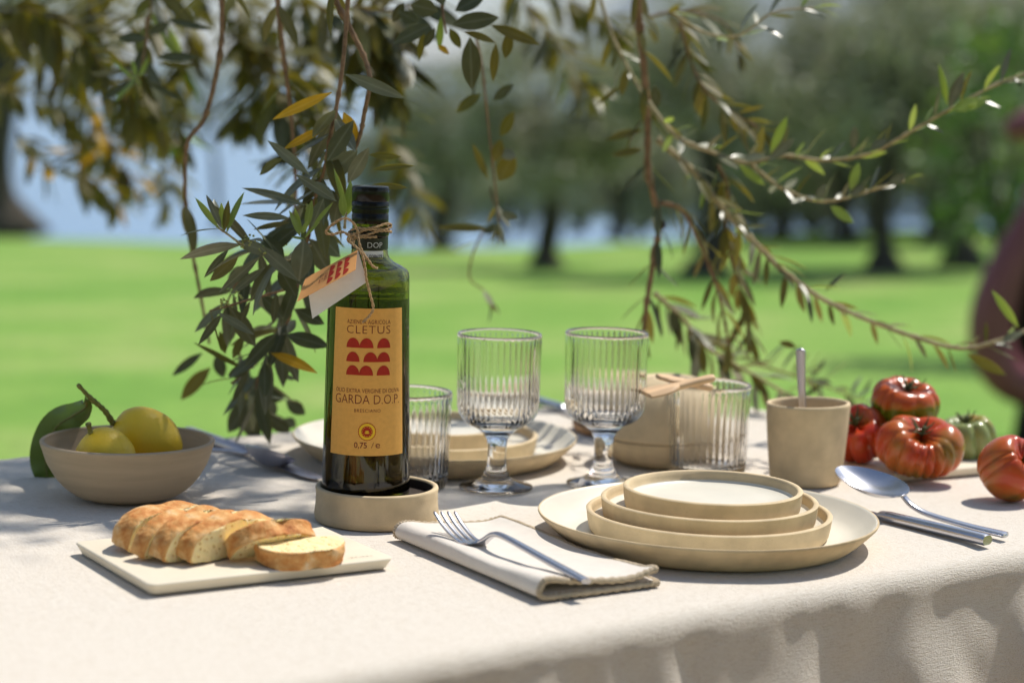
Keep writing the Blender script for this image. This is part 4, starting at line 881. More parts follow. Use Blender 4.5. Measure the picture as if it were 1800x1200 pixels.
# neck: white DOP on black, white strip with number
NR = 0.0149
wrap(*fit('DOP', 0.0128, off=-0.012), 'neck_lettering', WHITEI, HB + 0.0185, 0.0002, bt, NR, 0.0045)
V, F = [(-0.009 + 0.018 * i / 10, y) for y in (0, 0.0072) for i in range(11)], [(i, i + 1, i + 12, i + 11) for i in range(10)]
s_ = wrap(V, F, 'number_strip', WHITEP, HB + 0.0088, 0.0004, bt, 0.0153, 0.0030); wrap(*fit('N 008699', 0.0152, off=0.0), 'strip_number', BLACKI, HB + 0.0104, 0.0006, s_, 0.0153, 0.0032)

# ------------------------------------------------------------------ hang tag on twine
A, B = at(537, 489, 1.672), at(628, 440, 1.682); C_, D_ = at(522, 530, 1.650), at(625, 474, 1.660); E_, F_ = at(549, 560, 1.668), at(646, 495, 1.678)
tg = thing('hang_tag', 'folded orange and white card tag tied to the bottle neck', 'tag', tuple(B))
def card(name, m, a, b, c_, d_):
    nrm = (b - a).cross(c_ - a).normalized() * 0.00018; mb = MB(); q = [a, b, d_, c_]
    mb.add([p - B + nrm for p in q] + [p - B - nrm for p in q], [(0, 1, 2, 3), (7, 6, 5, 4), (0, 4, 5, 1), (1, 5, 6, 2), (2, 6, 7, 3), (3, 7, 4, 0)]); return mb.build(name, m, tg, smooth=False)
front = card('front_leaf', TAGP, A, B, C_, D_); card('inner_leaf', WHITEP, A + Vector((0.0005, 0.0006, -0.0002)), B + Vector((0.0005, 0.0006, -0.0002)), E_, F_)
nn = (B - A).cross(C_ - A).normalized(); nn = nn if nn.y < 0 else -nn
def tagpt(u_, v_, l=0.0004): return A + (B - A) * u_ + (C_ - A) * v_ * (1 - u_) + (D_ - B) * v_ * u_ + nn * l - B
mb = MB()
for row, u0_ in enumerate((0.50, 0.64, 0.78)):
    for v0_ in ((0.10, 0.36, 0.66) if row != 1 else (0.10, 0.40, 0.66)):
        V, F = dome(0, 0, 1, 1); mb.add([tagpt(u0_ + 0.095 * y, v0_ + 0.14 - 0.135 * x, 0.0004 + 0.00003 * row) for x, y in V], F)
mb.build('printed_domes', REDINK, front, smooth=False)
V, F = fit('CLETUS', 1.0, off=-0.012); mb = MB(); mb.add([tagpt(0.33 + 0.55 * y, 0.5 - 0.36 * x) for x, y in V], F); mb.build('lettering', INK, front, smooth=False)
V, F = fit('AZIENDA AGRICOLA', 1.0); mb = MB(); mb.add([tagpt(0.44 + 0.55 * y, 0.5 - 0.36 * x) for x, y in V], F); mb.build('lettering', INK, front, smooth=False)
def twine(paths):
    mb = MB(); r2 = random.Random(3)
    for path in paths:
        P = [Vector(p) for p in crom([tuple(p) for p in path], 14)]
        for st in (0, 1):
            Q = []; acc = 0
            for i, p in enumerate(P):
                if i: acc += (P[i] - P[i - 1]).length
                t = (P[min(i + 1, len(P) - 1)] - P[max(i - 1, 0)]).normalized(); a = t.cross(Vector((0.3, 0.5, 0.8))).normalized(); b = t.cross(a); ph = acc / 0.0042 * 2 * math.pi * 0.5 + st * math.pi
                Q.append(p + (a * math.cos(ph) + b * math.sin(ph)) * 0.00050 - B)
            tube(mb, Q, [0.00068 * (1 + 0.15 * r2.uniform(-1, 1)) for _ in Q], 6)
        for i in range(4, len(P) - 2, 3):                     # stray fibres
            d = Vector((r2.uniform(-1, 1), r2.uniform(-1, 1), r2.uniform(-1, 1))).normalized(); p = P[i] - B
            tube(mb, [p, p + d * 0.0016 + Vector((0, 0, 0.0003)), p + d * r2.uniform(0.002, 0.0042)], [0.00007, 0.00006, 0.00004], 3)
    o = mb.build('twine', TWINE, tg); o['label'] = 'jute twine wound round the bottle neck and tied in a bow'
def neck(a, z, r_=0.0164): a = FACE + R(a); return Vector((BX + r_ * math.cos(a), BY + r_ * math.sin(a), BZ0 + z))
wraps = []
for k in range(0, 3 * 12 + 4):
    a = -70 + k * 30; wraps.append(neck(a, HB + 0.0345 - 0.0085 * k / 40 + 0.0035 * math.sin(R(a) + 0.4) + 0.001 * math.sin(k * 1.9), 0.0163 + 0.0004 * (k % 3)))
kn = at(618, 420, 1.692)
twine([wraps,
       [kn, at(604, 408, 1.690), at(585, 412, 1.688), at(573, 409, 1.686), at(580, 398, 1.684), at(598, 386, 1.684), at(612, 385, 1.687), at(624, 396, 1.690), at(629, 412, 1.692), kn + Vector((0.002, 0, 0))],
       [at(629, 402, 1.697), at(630, 420, 1.690), at(636, 440, 1.688), at(648, 458, 1.685), at(655, 468, 1.686), at(664, 471, 1.686)],
       [kn, at(614, 412, 1.686), at(616, 425, 1.684), at(628, 436, 1.680), at(636, 446, 1.679), at(641, 465, 1.678), at(644, 490, 1.677), at(650, 515, 1.678), at(656, 540, 1.679), at(650, 554, 1.680), at(637, 567, 1.680)],
       [kn + Vector((-0.002, 0, 0.001)), at(622, 426, 1.688), at(612, 424, 1.687), at(614, 414, 1.688), at(624, 414, 1.687)]])

# ------------------------------------------------------------------ olive leaves and branches
LEAFMESH = {}
def leaf_meshes():
    for kind, (mt, mu) in LEAFM.items():
        for var_, (bend, fold) in enumerate(((0.06, 0.10), (0.16, 0.16), (-0.05, 0.08), (0.26, 0.12))):
            mb = MB(); n = 9; prof = [0.05, 0.40, 0.74, 0.93, 1.0, 0.99, 0.90, 0.70, 0.40, 0.02]
            for lay in (0, 1):
                o = len(mb.v)
                for i in range(n + 1):
                    x = i / n; hw_ = 0.5 * prof[i]; zc = -bend * (x * x) * 1.0 + bend * 0.35 * x
                    for s in (-1, 0, 1): mb.v.append((x, s * hw_, zc + fold * 0.22 * prof[i] * abs(s) * 0.5 - 0.004 * lay - (0.003 if s == 0 else 0)))
                for i in range(n):
                    for k in range(2):
                        a = o + i * 3 + k; f = (a, a + 3, a + 4, a + 1); mb.f.append(f if lay == 0 else f[::-1]); mb.m.append(lay)
            LEAFMESH[(kind, var_)] = mb.mesh('leaf', [mt, mu])
leaf_meshes()
lr = random.Random(21)
def add_leaf(parent, base, tip, nrm, width, kind, var_=None):
    x = tip - base; L = x.length
    if L < 1e-5: return
    x.normalize(); z = nrm - x * nrm.dot(x)
    if z.length < 1e-3: z = x.orthogonal()
    z.normalize(); y = z.cross(x); v = lr.randrange(4) if var_ is None else var_
    o = bpy.data.objects.new('leaf', LEAFMESH[(kind, v)]); COL.objects.link(o); o.parent = parent
    p = base - parent.location
    o.matrix_basis = Matrix(((x.x * L, y.x * width, z.x * L, p.x), (x.y * L, y.y * width, z.y * L, p.y), (x.z * L, y.z * width, z.z * L, p.z), (0, 0, 0, 1)))
    return o
def rvec(s=1.0): return Vector((lr.uniform(-s, s), lr.uniform(-s, s), lr.uniform(-s, s)))
def branch(label, path, nodes, kinds, length=(0.040, 0.058), width=(0.20, 0.27), r0=0.0022, r1=0.0008, droop=0.2, bias=(0, 0, 0), m=None, start=0.06, extra=None, spread=1.0, tipn=3, glint=0.0):
    """path: (px, py, distance); pairs of leaves at nodes along it"""
    P = [at(*p) for p in path]; S = [Vector(p) for p in crom([tuple(p) for p in P], 8)]; t = thing('olive_branch', label, 'branch', tuple(S[0]), 'olive branches hanging over the table')
    mb = MB(); n = len(S); tube(mb, [p - S[0] for p in S], [(r0 + (r1 - r0) * i / n) * (1 + 0.10 * math.sin(i * 2.3) + (0.35 if i % 11 == 0 else 0)) for i in range(n)], 7); mb.build('twig', m or TWIG, t)
    turn = lr.random() * 6.28
    nodes = int(nodes * 1.3)
    for k in range(nodes):
        s = start + (1 - start) * (k + lr.uniform(-0.3, 0.3)) / max(1, nodes - 0.5); i = min(n - 2, max(0, int(s * (n - 1)))); p = S[i]; tn = (S[i + 1] - S[i]).normalized()
        turn += 1.57 + lr.uniform(-0.4, 0.4); a = tn.orthogonal().normalized(); b = tn.cross(a)
        for sg in (0, math.pi):
            if lr.random() < 0.12: continue
            rad = a * math.cos(turn + sg) + b * math.sin(turn + sg); L = lr.uniform(*length) * (0.75 if s > 0.92 else 1)
            d = (tn * lr.uniform(0.4, 0.9) + rad * spread * lr.uniform(0.6, 1.0) + Vector((0, 0, -droop)) + Vector(bias) + rvec(0.15)).normalized()
            kd = kinds[lr.randrange(len(kinds))]; nr_ = (Vector((0, 0, 1)) + rvec(0.5) - tn * 0.3)
            if lr.random() < glint: kd = 'gray'; nr_ = SUN + (CAM - p).normalized() + rvec(0.22); d = (d - nr_.normalized() * d.dot(nr_.normalized())).normalized(); L *= 0.8
            add_leaf(t, p + rad * 0.001, p + d * L, nr_, L * lr.uniform(*width) * 0.80, kd)
    for k in range(tipn):
        d = ((S[-1] - S[-3]).normalized() + rvec(0.5)).normalized(); L = lr.uniform(*length) * 0.7; add_leaf(t, S[-1], S[-1] + d * L, Vector((0, 0, 1)) + rvec(0.4), L * 0.2, kinds[lr.randrange(len(kinds))])
    if extra:
        for (bx, by, tx, ty, d, dd, wp, kd) in extra:
            b_ = at(bx, by, d); tp = at(tx, ty, d + dd); vw = (CAM - (b_ + tp) / 2).normalized()
            add_leaf(t, b_, tp, vw * 1.2 + Vector((0, 0, 0.4)) + rvec(0.3), wp * 1.05 * d / FPX, kd, 0 if kd in ('dark', 'gray') and lr.random() < .6 else None)
    return t
def buds(parent, pts):
    mb = MB()
    for px, py, d in pts:
        c_ = at(px, py, d)
        for k in range(9):
            p = c_ + rvec(0.004) - parent.location; r_ = lr.uniform(0.0007, 0.0013)
            lathe(mb, [(0, -r_), (r_ * 0.8, -r_ * 0.5), (r_, 0.1 * r_), (r_ * 0.7, r_ * 0.7), (0, r_)], 6, cx=p.x, cy=p.y, cz=p.z)
    mb.build('flower_buds', BUD, parent)['kind'] = 'stuff'
BUD = mat('olive_flower_buds', (0.36, 0.38, 0.12), 0.6, 0.3)

d0 = 1.80
b1 = branch('olive branch hanging right behind the bottle with grey-green leaves and three yellow ones', [(615, -60, 1.86), (612, -5, 1.86), (604, 100, 1.85), (592, 185, 1.84), (580, 242, 1.83), (570, 300, 1.83), (555, 345, 1.84), (540, 425, 1.86), (514, 540, 1.90), (493, 586, 1.92), (458, 630, 1.94), (408, 673, 1.97)], 14, ['dark', 'gray', 'dark', 'olive'], start=0.28, length=(0.042, 0.06), width=(0.26, 0.34), r0=0.0021, r1=0.0012, tipn=0, extra=[
    (545, 308, 470, 246, d0, 0.01, 18, 'gray'), (592, 354, 519, 306, 1.77, 0.01, 17, 'gray'), (588, 348, 556, 318, 1.78, 0.01, 13, 'gray'), (571, 224, 498, 262, 1.82, -0.01, 15, 'yellow'), (583, 163, 478, 209, 1.84, 0.0, 19, 'yellow'), (604, 198, 628, 254, 1.85, 0.0, 24, 'yellow'),
    (575, 283, 620, 212, 1.79, -0.005, 31, 'dark'), (569, 316, 628, 264, 1.82, 0.0, 34, 'gray'), (611, 322, 648, 260, 1.80, -0.01, 24, 'gray'), (496, 279, 450, 305, 1.83, 0.01, 17, 'olive'), (648, 272, 706, 276, 1.80, 0.0, 12, 'olive'), (655, 299, 726, 289, 1.79, -0.01, 11, 'olive'), (655, 324, 718, 331, 1.79, -0.01, 11, 'olive'),
    (608, 131, 711, 172, 1.83, -0.02, 22, 'gray'), (537, 361, 430, 327, 1.80, -0.02, 15, 'gray'), (508, 383, 430, 377, 1.79, -0.02, 14, 'gray'), (508, 391, 444, 402, 1.80, 0.01, 11, 'brown'), (618, 300, 552, 262, 1.88, 0.02, 22, 'dark'), (520, 240, 585, 262, 1.88, 0.0, 20, 'dark'), (570, 330, 600, 380, 1.85, 0.0, 30, 'dark'), (560, 345, 535, 395, 1.86, 0.0, 30, 'dark'), (600, 330, 585, 400, 1.84, 0.0, 26, 'gray'),
    (545, 420, 580, 480, 1.84, 0.02, 34, 'dark'), (552, 400, 600, 452, 1.85, 0.02, 36, 'dark'), (540, 440, 500, 470, 1.86, 0.0, 30, 'dark'), (487, 585, 431, 642, 1.90, -0.02, 25, 'dark'), (503, 588, 578, 608, 1.90, -0.02, 27, 'dark'), (519, 543, 570, 570, 1.88, 0.0, 24, 'dark'), (476, 620, 556, 650, 1.90, -0.02, 20, 'yellow'), (465, 636, 466, 697, 1.90, -0.02, 22, 'dark'), (396, 622, 387, 582, 1.93, 0.0, 14, 'olive'), (409, 630, 428, 590, 1.93, 0.0, 15, 'olive'),
    (432, 650, 340, 601, 1.93, 0.0, 9, 'olive'), (440, 645, 400, 660, 1.95, 0.0, 20, 'dark'), (490, 590, 520, 560, 1.9, 0.03, 24, 'dark')])
buds(b1, [(485, 435, 1.85), (500, 425, 1.84), (540, 366, 1.82), (475, 640, 1.9)])
b2 = branch('pale young olive shoots with upright leaves beside the bottle neck', [(606, 400, 1.775), (607, 385, 1.765), (609, 374, 1.76)], 0, ['new'], r0=0.0012, r1=0.0008, tipn=0, m=TWIGL, extra=[
    (609, 373, 589, 297, 1.75, -0.005, 9, 'new'), (610, 375, 617, 317, 1.75, 0.0, 13, 'new'), (604, 381, 601, 341, 1.745, 0.0, 14, 'new'), (610, 378, 622, 355, 1.76, 0.0, 7, 'new'), (527, 415, 511, 369, 1.75, 0.0, 10, 'new'), (530, 412, 518, 365, 1.755, 0.0, 9, 'new'), (538, 402, 548, 352, 1.765, 0.0, 13, 'new'), (547, 402, 568, 350, 1.78, 0.0, 23, 'gray'), (550, 398, 584, 356, 1.77, 0.0, 7, 'new'), (535, 420, 512, 416, 1.75, 0.0, 5, 'new'), (532, 410, 540, 388, 1.75, 0.0, 9, 'new'), (536, 418, 560, 388, 1.76, 0, 6, 'new'), (534, 421, 528, 492, 1.76, -0.01, 37, 'gray')])
b3 = branch('olive shoot reaching left of the bottle with pale tip leaves and dark drooping leaves', [(545, 430, 1.84), (510, 455, 1.82), (470, 450, 1.80), (430, 432, 1.79), (395, 408, 1.78), (380, 398, 1.78)], 4, ['dark', 'gray'], r0=0.0013, r1=0.0008, tipn=0, m=TWIGL, extra=[
    (385, 402, 343, 347, 1.77, 0.0, 11, 'new'), (390, 402, 363, 342, 1.77, 0.0, 12, 'gray'), (392, 404, 389, 356, 1.775, 0.0, 11, 'new'), (394, 408, 402, 352, 1.775, 0.0, 12, 'olive'), (398, 410, 426, 334, 1.78, 0.01, 11, 'new'), (414, 424, 480, 445, 1.79, 0.0, 22, 'gray'), (455, 432, 528, 494, 1.79, -0.01, 24, 'gray'), (402, 438, 358, 488, 1.78, 0.0, 13, 'dark'), (420, 448, 370, 494, 1.80, 0.01, 22, 'brown'), (456, 452, 384, 514, 1.79, 0.0, 16, 'gray'), (466, 470, 403, 517, 1.80, 0.0, 16, 'gray'), (480, 460, 440, 530, 1.82, 0.0, 24, 'dark'), (500, 455, 462, 412, 1.82, 0.0, 24, 'dark'), (470, 440, 520, 400, 1.83, 0.0, 26, 'dark'), (490, 470, 520, 520, 1.83, 0.0, 28, 'dark')])
buds(b3, [(430, 428, 1.78), (440, 418, 1.78), (420, 520, 1.79), (395, 530, 1.80), (460, 440, 1.79), (394, 535, 1.80)])
b4 = branch('thin horizontal olive twig crossing the cluster below the card tag', [(525, 502, 1.86), (490, 512, 1.85), (440, 526, 1.84), (400, 538, 1.83), (368, 546, 1.83)], 0, ['dark'], r0=0.0013, r1=0.0007, tipn=0, extra=[
    (383, 549, 446, 587, 1.82, -0.01, 15, 'gray'), (391, 551, 348, 606, 1.83, 0.0, 14, 'dark'), (404, 540, 450, 610, 1.85, 0.02, 30, 'dark'), (440, 528, 420, 575, 1.84, 0.0, 9, 'dark'), (486, 514, 480, 570, 1.86, 0.0, 14, 'dark'), (500, 508, 540, 480, 1.86, 0.02, 20, 'dark'), (460, 520, 500, 560, 1.87, 0.0, 24, 'dark'), (370, 546, 389, 620, 1.84, 0.0, 3, 'brown')])
branch('leafy olive twig filling the shade between the card tag and the pale shoot', [(556, 335, 1.90), (510, 385, 1.90), (460, 430, 1.90), (420, 490, 1.91), (395, 540, 1.92)], 8, ['dark', 'gray', 'dark'], r0=0.0014, droop=0.15, length=(0.042, 0.058), width=(0.28, 0.36))
branch('dark olive twig dropping below the card tag beside the bottle', [(535, 450, 1.93), (505, 530, 1.96), (470, 620, 2.0), (450, 680, 2.03), (462, 715, 2.05)], 9, ['dark', 'dark', 'gray'], r0=0.0016, droop=0.25, length=(0.042, 0.058), width=(0.28, 0.38))
b5 = branch('shaded olive twig end drooping towards the table edge behind the knife', [(420, 620, 2.08), (430, 660, 2.10), (445, 700, 2.12), (455, 740, 2.13), (450, 765, 2.13)], 5, ['dark', 'dark', 'brown'], r0=0.0015, droop=0.3, length=(0.034, 0.046), width=(0.36, 0.5), extra=[
    (356, 620, 300, 660, 2.12, 0.0, 16, 'dark'), (370, 646, 313, 702, 2.12, 0.0, 25, 'brown'), (380, 623, 393, 664, 2.10, 0.0, 22, 'dark'), (503, 704, 537, 728, 2.1, 0.0, 23, 'dark'), (455, 690, 460, 745, 2.1, 0, 30, 'dark'), (440, 700, 400, 760, 2.12, 0, 34, 'dark'), (420, 660, 470, 700, 2.1, 0, 30, 'dark'), (470, 690, 500, 700, 2.1, 0, 24, 'dark'), (430, 700, 440, 770, 2.12, 0, 30, 'dark'), (470, 730, 510, 760, 2.12, 0, 26, 'dark'), (480, 700, 470, 740, 2.13, 0, 24, 'gray'), (485, 655, 522, 668, 2.0, 0, 9, 'gray'), (520, 750, 500, 735, 2.15, 0, 20, 'dark')])
branch('long bare olive twig hanging far left of the bottle', [(388, -40, 2.06), (390, 60, 2.06), (376, 150, 2.06), (357, 212, 2.06), (330, 250, 2.06), (325, 320, 2.07), (330, 400, 2.08), (345, 480, 2.09), (360, 560, 2.10), (368, 604, 2.10)], 2, ['brown'], r0=0.0028, r1=0.0014, tipn=0)
branch('brown curved twig hanging above the bottle cap with few leaves', [(585, -40, 1.88), (590, 0, 1.88), (618, 55, 1.87), (643, 108, 1.86), (650, 145, 1.85), (640, 200, 1.85), (632, 240, 1.85), (612, 290, 1.85)], 1, ['olive'], r0=0.0028, r1=0.0016, tipn=0)
branch('brown twig hanging between the yellow leaves and the long bare twig', [(485, -40, 2.05), (495, 70, 2.05), (510, 190, 2.06), (520, 320, 2.07), (515, 400, 2.08)], 3, ['brown', 'dark'], r0=0.0028, r1=0.0014, tipn=0)
branch('dark star of broad olive leaves at the top above the stemmed glass', [(760, -60, 1.98), (775, -10, 1.98), (780, 35, 1.97), (785, 60, 1.97)], 0, ['dark'], r0=0.002, tipn=0, extra=[
    (770, 20, 722, 8, 1.95, 0, 30, 'dark'), (795, 44, 877, 30, 1.95, 0, 30, 'dark'), (757, 44, 690, 76, 1.95, 0, 26, 'dark'), (826, 66, 830, 158, 1.95, 0, 33, 'dark'), (780, 10, 760, -40, 1.96, 0, 28, 'dark'), (800, 20, 850, -10, 1.97, 0, 28, 'dark'), (862, 44, 950, 78, 1.99, 0, 20, 'brown'), (896, 56, 888, 104, 2.0, 0, 19, 'brown'), (872, 76, 866, 144, 2.0, 0, 15, 'brown'), (745, 56, 736, 108, 1.97, 0, 12, 'olive'), (770, 80, 790, 94, 1.97, 0, 11, 'yellow'), (815, 56, 872, 72, 1.96, 0, 13, 'brown'), (790, 50, 810, 85, 1.97, 0, 16, 'olive'), (765, 50, 744, 84, 1.96, 0, 14, 'dark'), (775, 30, 772, 90, 1.97, 0, 12, 'new'), (735, 40, 700, 20, 1.99, 0, 20, 'dark'), (710, 5, 690, 40, 2.0, 0, 18, 'dark')])
branch('thin olive twig hanging down above the stemmed glasses', [(835, 60, 2.14), (847, 115, 2.14), (856, 200, 2.15), (868, 307, 2.16), (873, 350, 2.17), (876, 390, 2.17)], 2, ['olive', 'gray'], glint=0.3, r0=0.0014, r1=0.0008, length=(0.025, 0.04), tipn=5, extra=[
    (845, 165, 800, 196, 2.13, 0, 20, 'olive'), (866, 176, 903, 148, 2.13, 0, 16, 'dark'), (880, 240, 904, 196, 2.13, 0, 20, 'olive'), (870, 285, 880, 245, 2.14, 0, 20, 'brown'), (878, 268, 908, 275, 2.14, 0, 20, 'gray'), (858, 315, 830, 252, 2.15, 0, 12, 'brown'), (876, 318, 905, 270, 2.15, 0, 34, 'brown'), (873, 370, 860, 325, 2.15, 0, 9, 'gray'), (880, 375, 910, 385, 2.15, 0, 14, 'gray'), (860, 402, 768, 400, 2.18, 0, 14, 'brown'), (872, 395, 850, 410, 2.17, 0, 14, 'dark')])
branch('faint olive twig tip dangling below the hanging twig', [(850, 405, 2.35), (830, 450, 2.36), (826, 490, 2.37), (850, 510, 2.37), (862, 530, 2.37)], 2, ['brown', 'gray'], r0=0.0012, r1=0.0007, length=(0.03, 0.04))
# right hand branches, lit from behind
dR = 2.22
branch('thick brown olive branch hanging straight behind the second stemmed glass', [(1118, -40, dR), (1122, 20, dR), (1130, 100, dR), (1138, 200, dR), (1140, 300, dR), (1158, 390, dR), (1150, 450, dR), (1136, 540, dR), (1130, 600, dR)], 12, ['brown', 'olive', 'dark'], r0=0.0043, r1=0.0026, tipn=0, droop=0.35, length=(0.032, 0.05), extra=[(1150, 150, 1155, 190, dR - .05, 0, 18, 'dark'), (1130, 230, 1062, 242, dR, 0, 15, 'brown'), (1130, 262, 1074, 274, dR, 0, 15, 'brown'), (1092, 150, 1048, 186, dR, 0, 8, 'brown'), (1100, 120, 1092, 170, dR, 0, 14, 'brown')])
mb = MB(); c_ = at(1161, 396, dR - 0.003); lathe(mb, [(0, -0.006), (0.0045, -0.004), (0.0062, 0.0), (0.005, 0.004), (0, 0.006)], 14, lambda r_, z_, a, i: (r_ * (1 + 0.12 * math.sin(3 * a)), z_)); kp = [o for o in bpy.data.objects if o.name.startswith('olive_branch') and 'thick brown' in o['label']][0]; o = mb.build('knot', BARK, kp); o.location = c_ - kp.location
branch('brown olive side twig curving down from the knotted branch', [(1160, 356, dR), (1200, 370, dR), (1226, 420, dR), (1255, 490, dR), (1273, 560, dR), (1282, 620, dR)], 9, ['brown', 'olive'], r0=0.0026, r1=0.0013, droop=0.5, length=(0.032, 0.048))
branch('sunlit olive twig rising to the right with bright upright leaves', [(1140, 180, 2.20), (1190, 240, 2.18), (1260, 270, 2.17), (1315, 286, 2.16), (1380, 274, 2.15), (1450, 282, 2.15), (1530, 270, 2.14), (1600, 232, 2.13), (1670, 192, 2.12), (1750, 150, 2.12), (1830, 120, 2.12)], 24, ['new', 'new', 'gray', 'olive'], m=TWIGL, glint=0.2, r0=0.0024, r1=0.0012, droop=-0.25, length=(0.022, 0.040), bias=(0, 0, 0.35), width=(0.24, 0.34), extra=[(1668, 190, 1694, 126, 2.1, 0, 19, 'gray'), (1665, 185, 1652, 112, 2.1, 0, 11, 'new'), (1672, 194, 1735, 172, 2.1, 0, 24, 'new'), (1350, 282, 1396, 244, 2.13, 0, 19, 'gray'), (1500, 262, 1503, 222, 2.13, 0, 15, 'gray'), (1354, 270, 1384, 204, 2.13, 0, 15, 'new'), (1530, 262, 1560, 244, 2.13, 0, 16, 'gray'), (1304, 280, 1346, 272, 2.13, 0, 16, 'gray')])
branch('second sunlit olive twig ending in pale leaves below the rising twig', [(1322, 290, 2.18), (1370, 328, 2.17), (1430, 352, 2.16), (1480, 350, 2.15), (1530, 335, 2.15), (1590, 318, 2.15)], 13, ['new', 'gray', 'new', 'olive'], m=TWIGL, glint=0.2, r0=0.0020, r1=0.0010, droop=-0.3, length=(0.020, 0.036), bias=(0, 0, 0.4), width=(0.26, 0.36), extra=[(1495, 335, 1510, 285, 2.13, 0, 17, 'new'), (1495, 345, 1520, 325, 2.13, 0, 14, 'gray'), (1562, 326, 1592, 306, 2.13, 0, 16, 'gray'), (1438, 352, 1448, 325, 2.13, 0, 16, 'gray'), (1460, 362, 1500, 392, 2.15, 0, 18, 'new'), (1300, 290, 1344, 326, 2.15, 0, 14, 'new')])
branch('long arching olive twig sweeping over the cup towards the tomatoes', [(1155, 245, 2.24), (1220, 302, 2.23), (1272, 368, 2.22), (1330, 430, 2.21), (1382, 480, 2.20), (1440, 522, 2.19), (1520, 560, 2.18), (1620, 596, 2.17), (1690, 612, 2.16), (1750, 600, 2.16), (1830, 570, 2.16)], 26, ['brown', 'olive', 'brown', 'dark', 'new'], m=TWIGL, glint=0.1, r0=0.0034, r1=0.0019, droop=0.25, length=(0.026, 0.045), extra=[(1790, 575, 1746, 512, 2.14, 0, 14, 'new'), (1760, 600, 1800, 580, 2.14, 0, 14, 'gray'), (1700, 622, 1770, 660, 2.14, 0, 18, 'olive'), (1400, 610, 1370, 600, 2.2, 0, 12, 'olive'), (1450, 512, 1488, 478, 2.2, 0, 7, 'gray')])
branch('low olive twig sloping down behind the tumbler', [(1150, 515, 2.34), (1200, 560, 2.34), (1240, 608, 2.33), (1300, 645, 2.33), (1380, 690, 2.33), (1440, 720, 2.33)], 18, ['brown', 'dark', 'olive', 'gray'], m=TWIGL, r0=0.0030, r1=0.0014, droop=0.1, length=(0.036, 0.055), width=(0.26, 0.36))
branch('leafy olive twig drooping behind the cup rim', [(1330, 640, 2.42), (1380, 655, 2.42), (1430, 670, 2.42), (1480, 690, 2.42), (1520, 705, 2.42)], 9, ['gray', 'dark', 'new'], r0=0.0015, droop=-0.3, bias=(0, 0, 0.4), length=(0.035, 0.05), width=(0.26, 0.34))
branch('drooping olive twig with flower buds behind the side twig', [(1262, 290, 2.26), (1280, 330, 2.26), (1276, 400, 2.26), (1290, 470, 2.27), (1310, 540, 2.28), (1322, 600, 2.29)], 17, ['olive', 'brown', 'brown', 'dark'], r0=0.0016, droop=0.5, length=(0.032, 0.048), width=(0.24, 0.34))
branch('pale curved olive twig at the top with bright green leaves', [(1180, 22, 2.2), (1240, 58, 2.19), (1300, 62, 2.18), (1360, 22, 2.17), (1430, 14, 2.17)], 6, ['new', 'new', 'gray', 'olive'], m=TWIGL, glint=0.2, r0=0.0016, r1=0.0008, droop=-0.1, length=(0.026, 0.045), bias=(0, 0, 0.2), width=(0.26, 0.34))
branch('pale speckled olive twig slanting into the thick branch', [(1050, -20, 2.3), (1075, 60, 2.28), (1100, 112, 2.26), (1136, 178, 2.24)], 6, ['brown', 'gray', 'olive'], m=TWIGL, glint=0.35, r0=0.0022, r1=0.0016, droop=0.3, length=(0.03, 0.045))
branch('olive twig crossing between the thick branch and the blue hillside', [(1195, 40, 2.3), (1215, 110, 2.29), (1250, 170, 2.28), (1335, 225, 2.27)], 14, ['brown', 'olive', 'brown', 'dark'], r0=0.0018, r1=0.001, droop=0.2, length=(0.03, 0.046), width=(0.24, 0.34))
branch('brown olive twig with broad leaves over the upper lawn trees', [(1140, 30, 2.5), (1200, 20, 2.5), (1270, 40, 2.5), (1300, 90, 2.5)], 6, ['brown', 'dark'], r0=0.0018, r1=0.001, droop=0.5, length=(0.035, 0.05), width=(0.3, 0.4))
# blurred foliage overhead on the left
lbl = ['blurred olive twig with brownish leaves filling the upper left corner', 'sagging olive twig in front of the lake with a few yellow leaves', 'dark olive twig with narrow leaves hanging left of the long bare twig', 'olive twig with broad brown leaves above the lake', 'olive twig between the bare twig and the yellow leaves', 'olive twig hanging over the left tree trunk', 'fine olive twig against the bright sky gaps', 'olive twig with hanging leaves behind the two brown twigs', 'dense olive twig above the bottle cap', 'olive twig hanging in shade right of the bottle cap', 'olive twig reaching over the distant trees', 'loose olive twig against the pale sky', 'short dark olive twig at the top edge over the bottle', 'trailing olive twig over the left tree', 'brown olive twig spread across the upper left sky', 'olive twig dangling between the lake and the bare twig', 'broad-leaved olive twig high over the bowl of lemons', 'olive twig slanting across the white sky patches', 'leafy olive twig behind the yellow leaves', 'olive twig over the lake shore with mixed green and brown leaves', 'dense shaded olive twig at the top above the yellow leaves']
import itertools
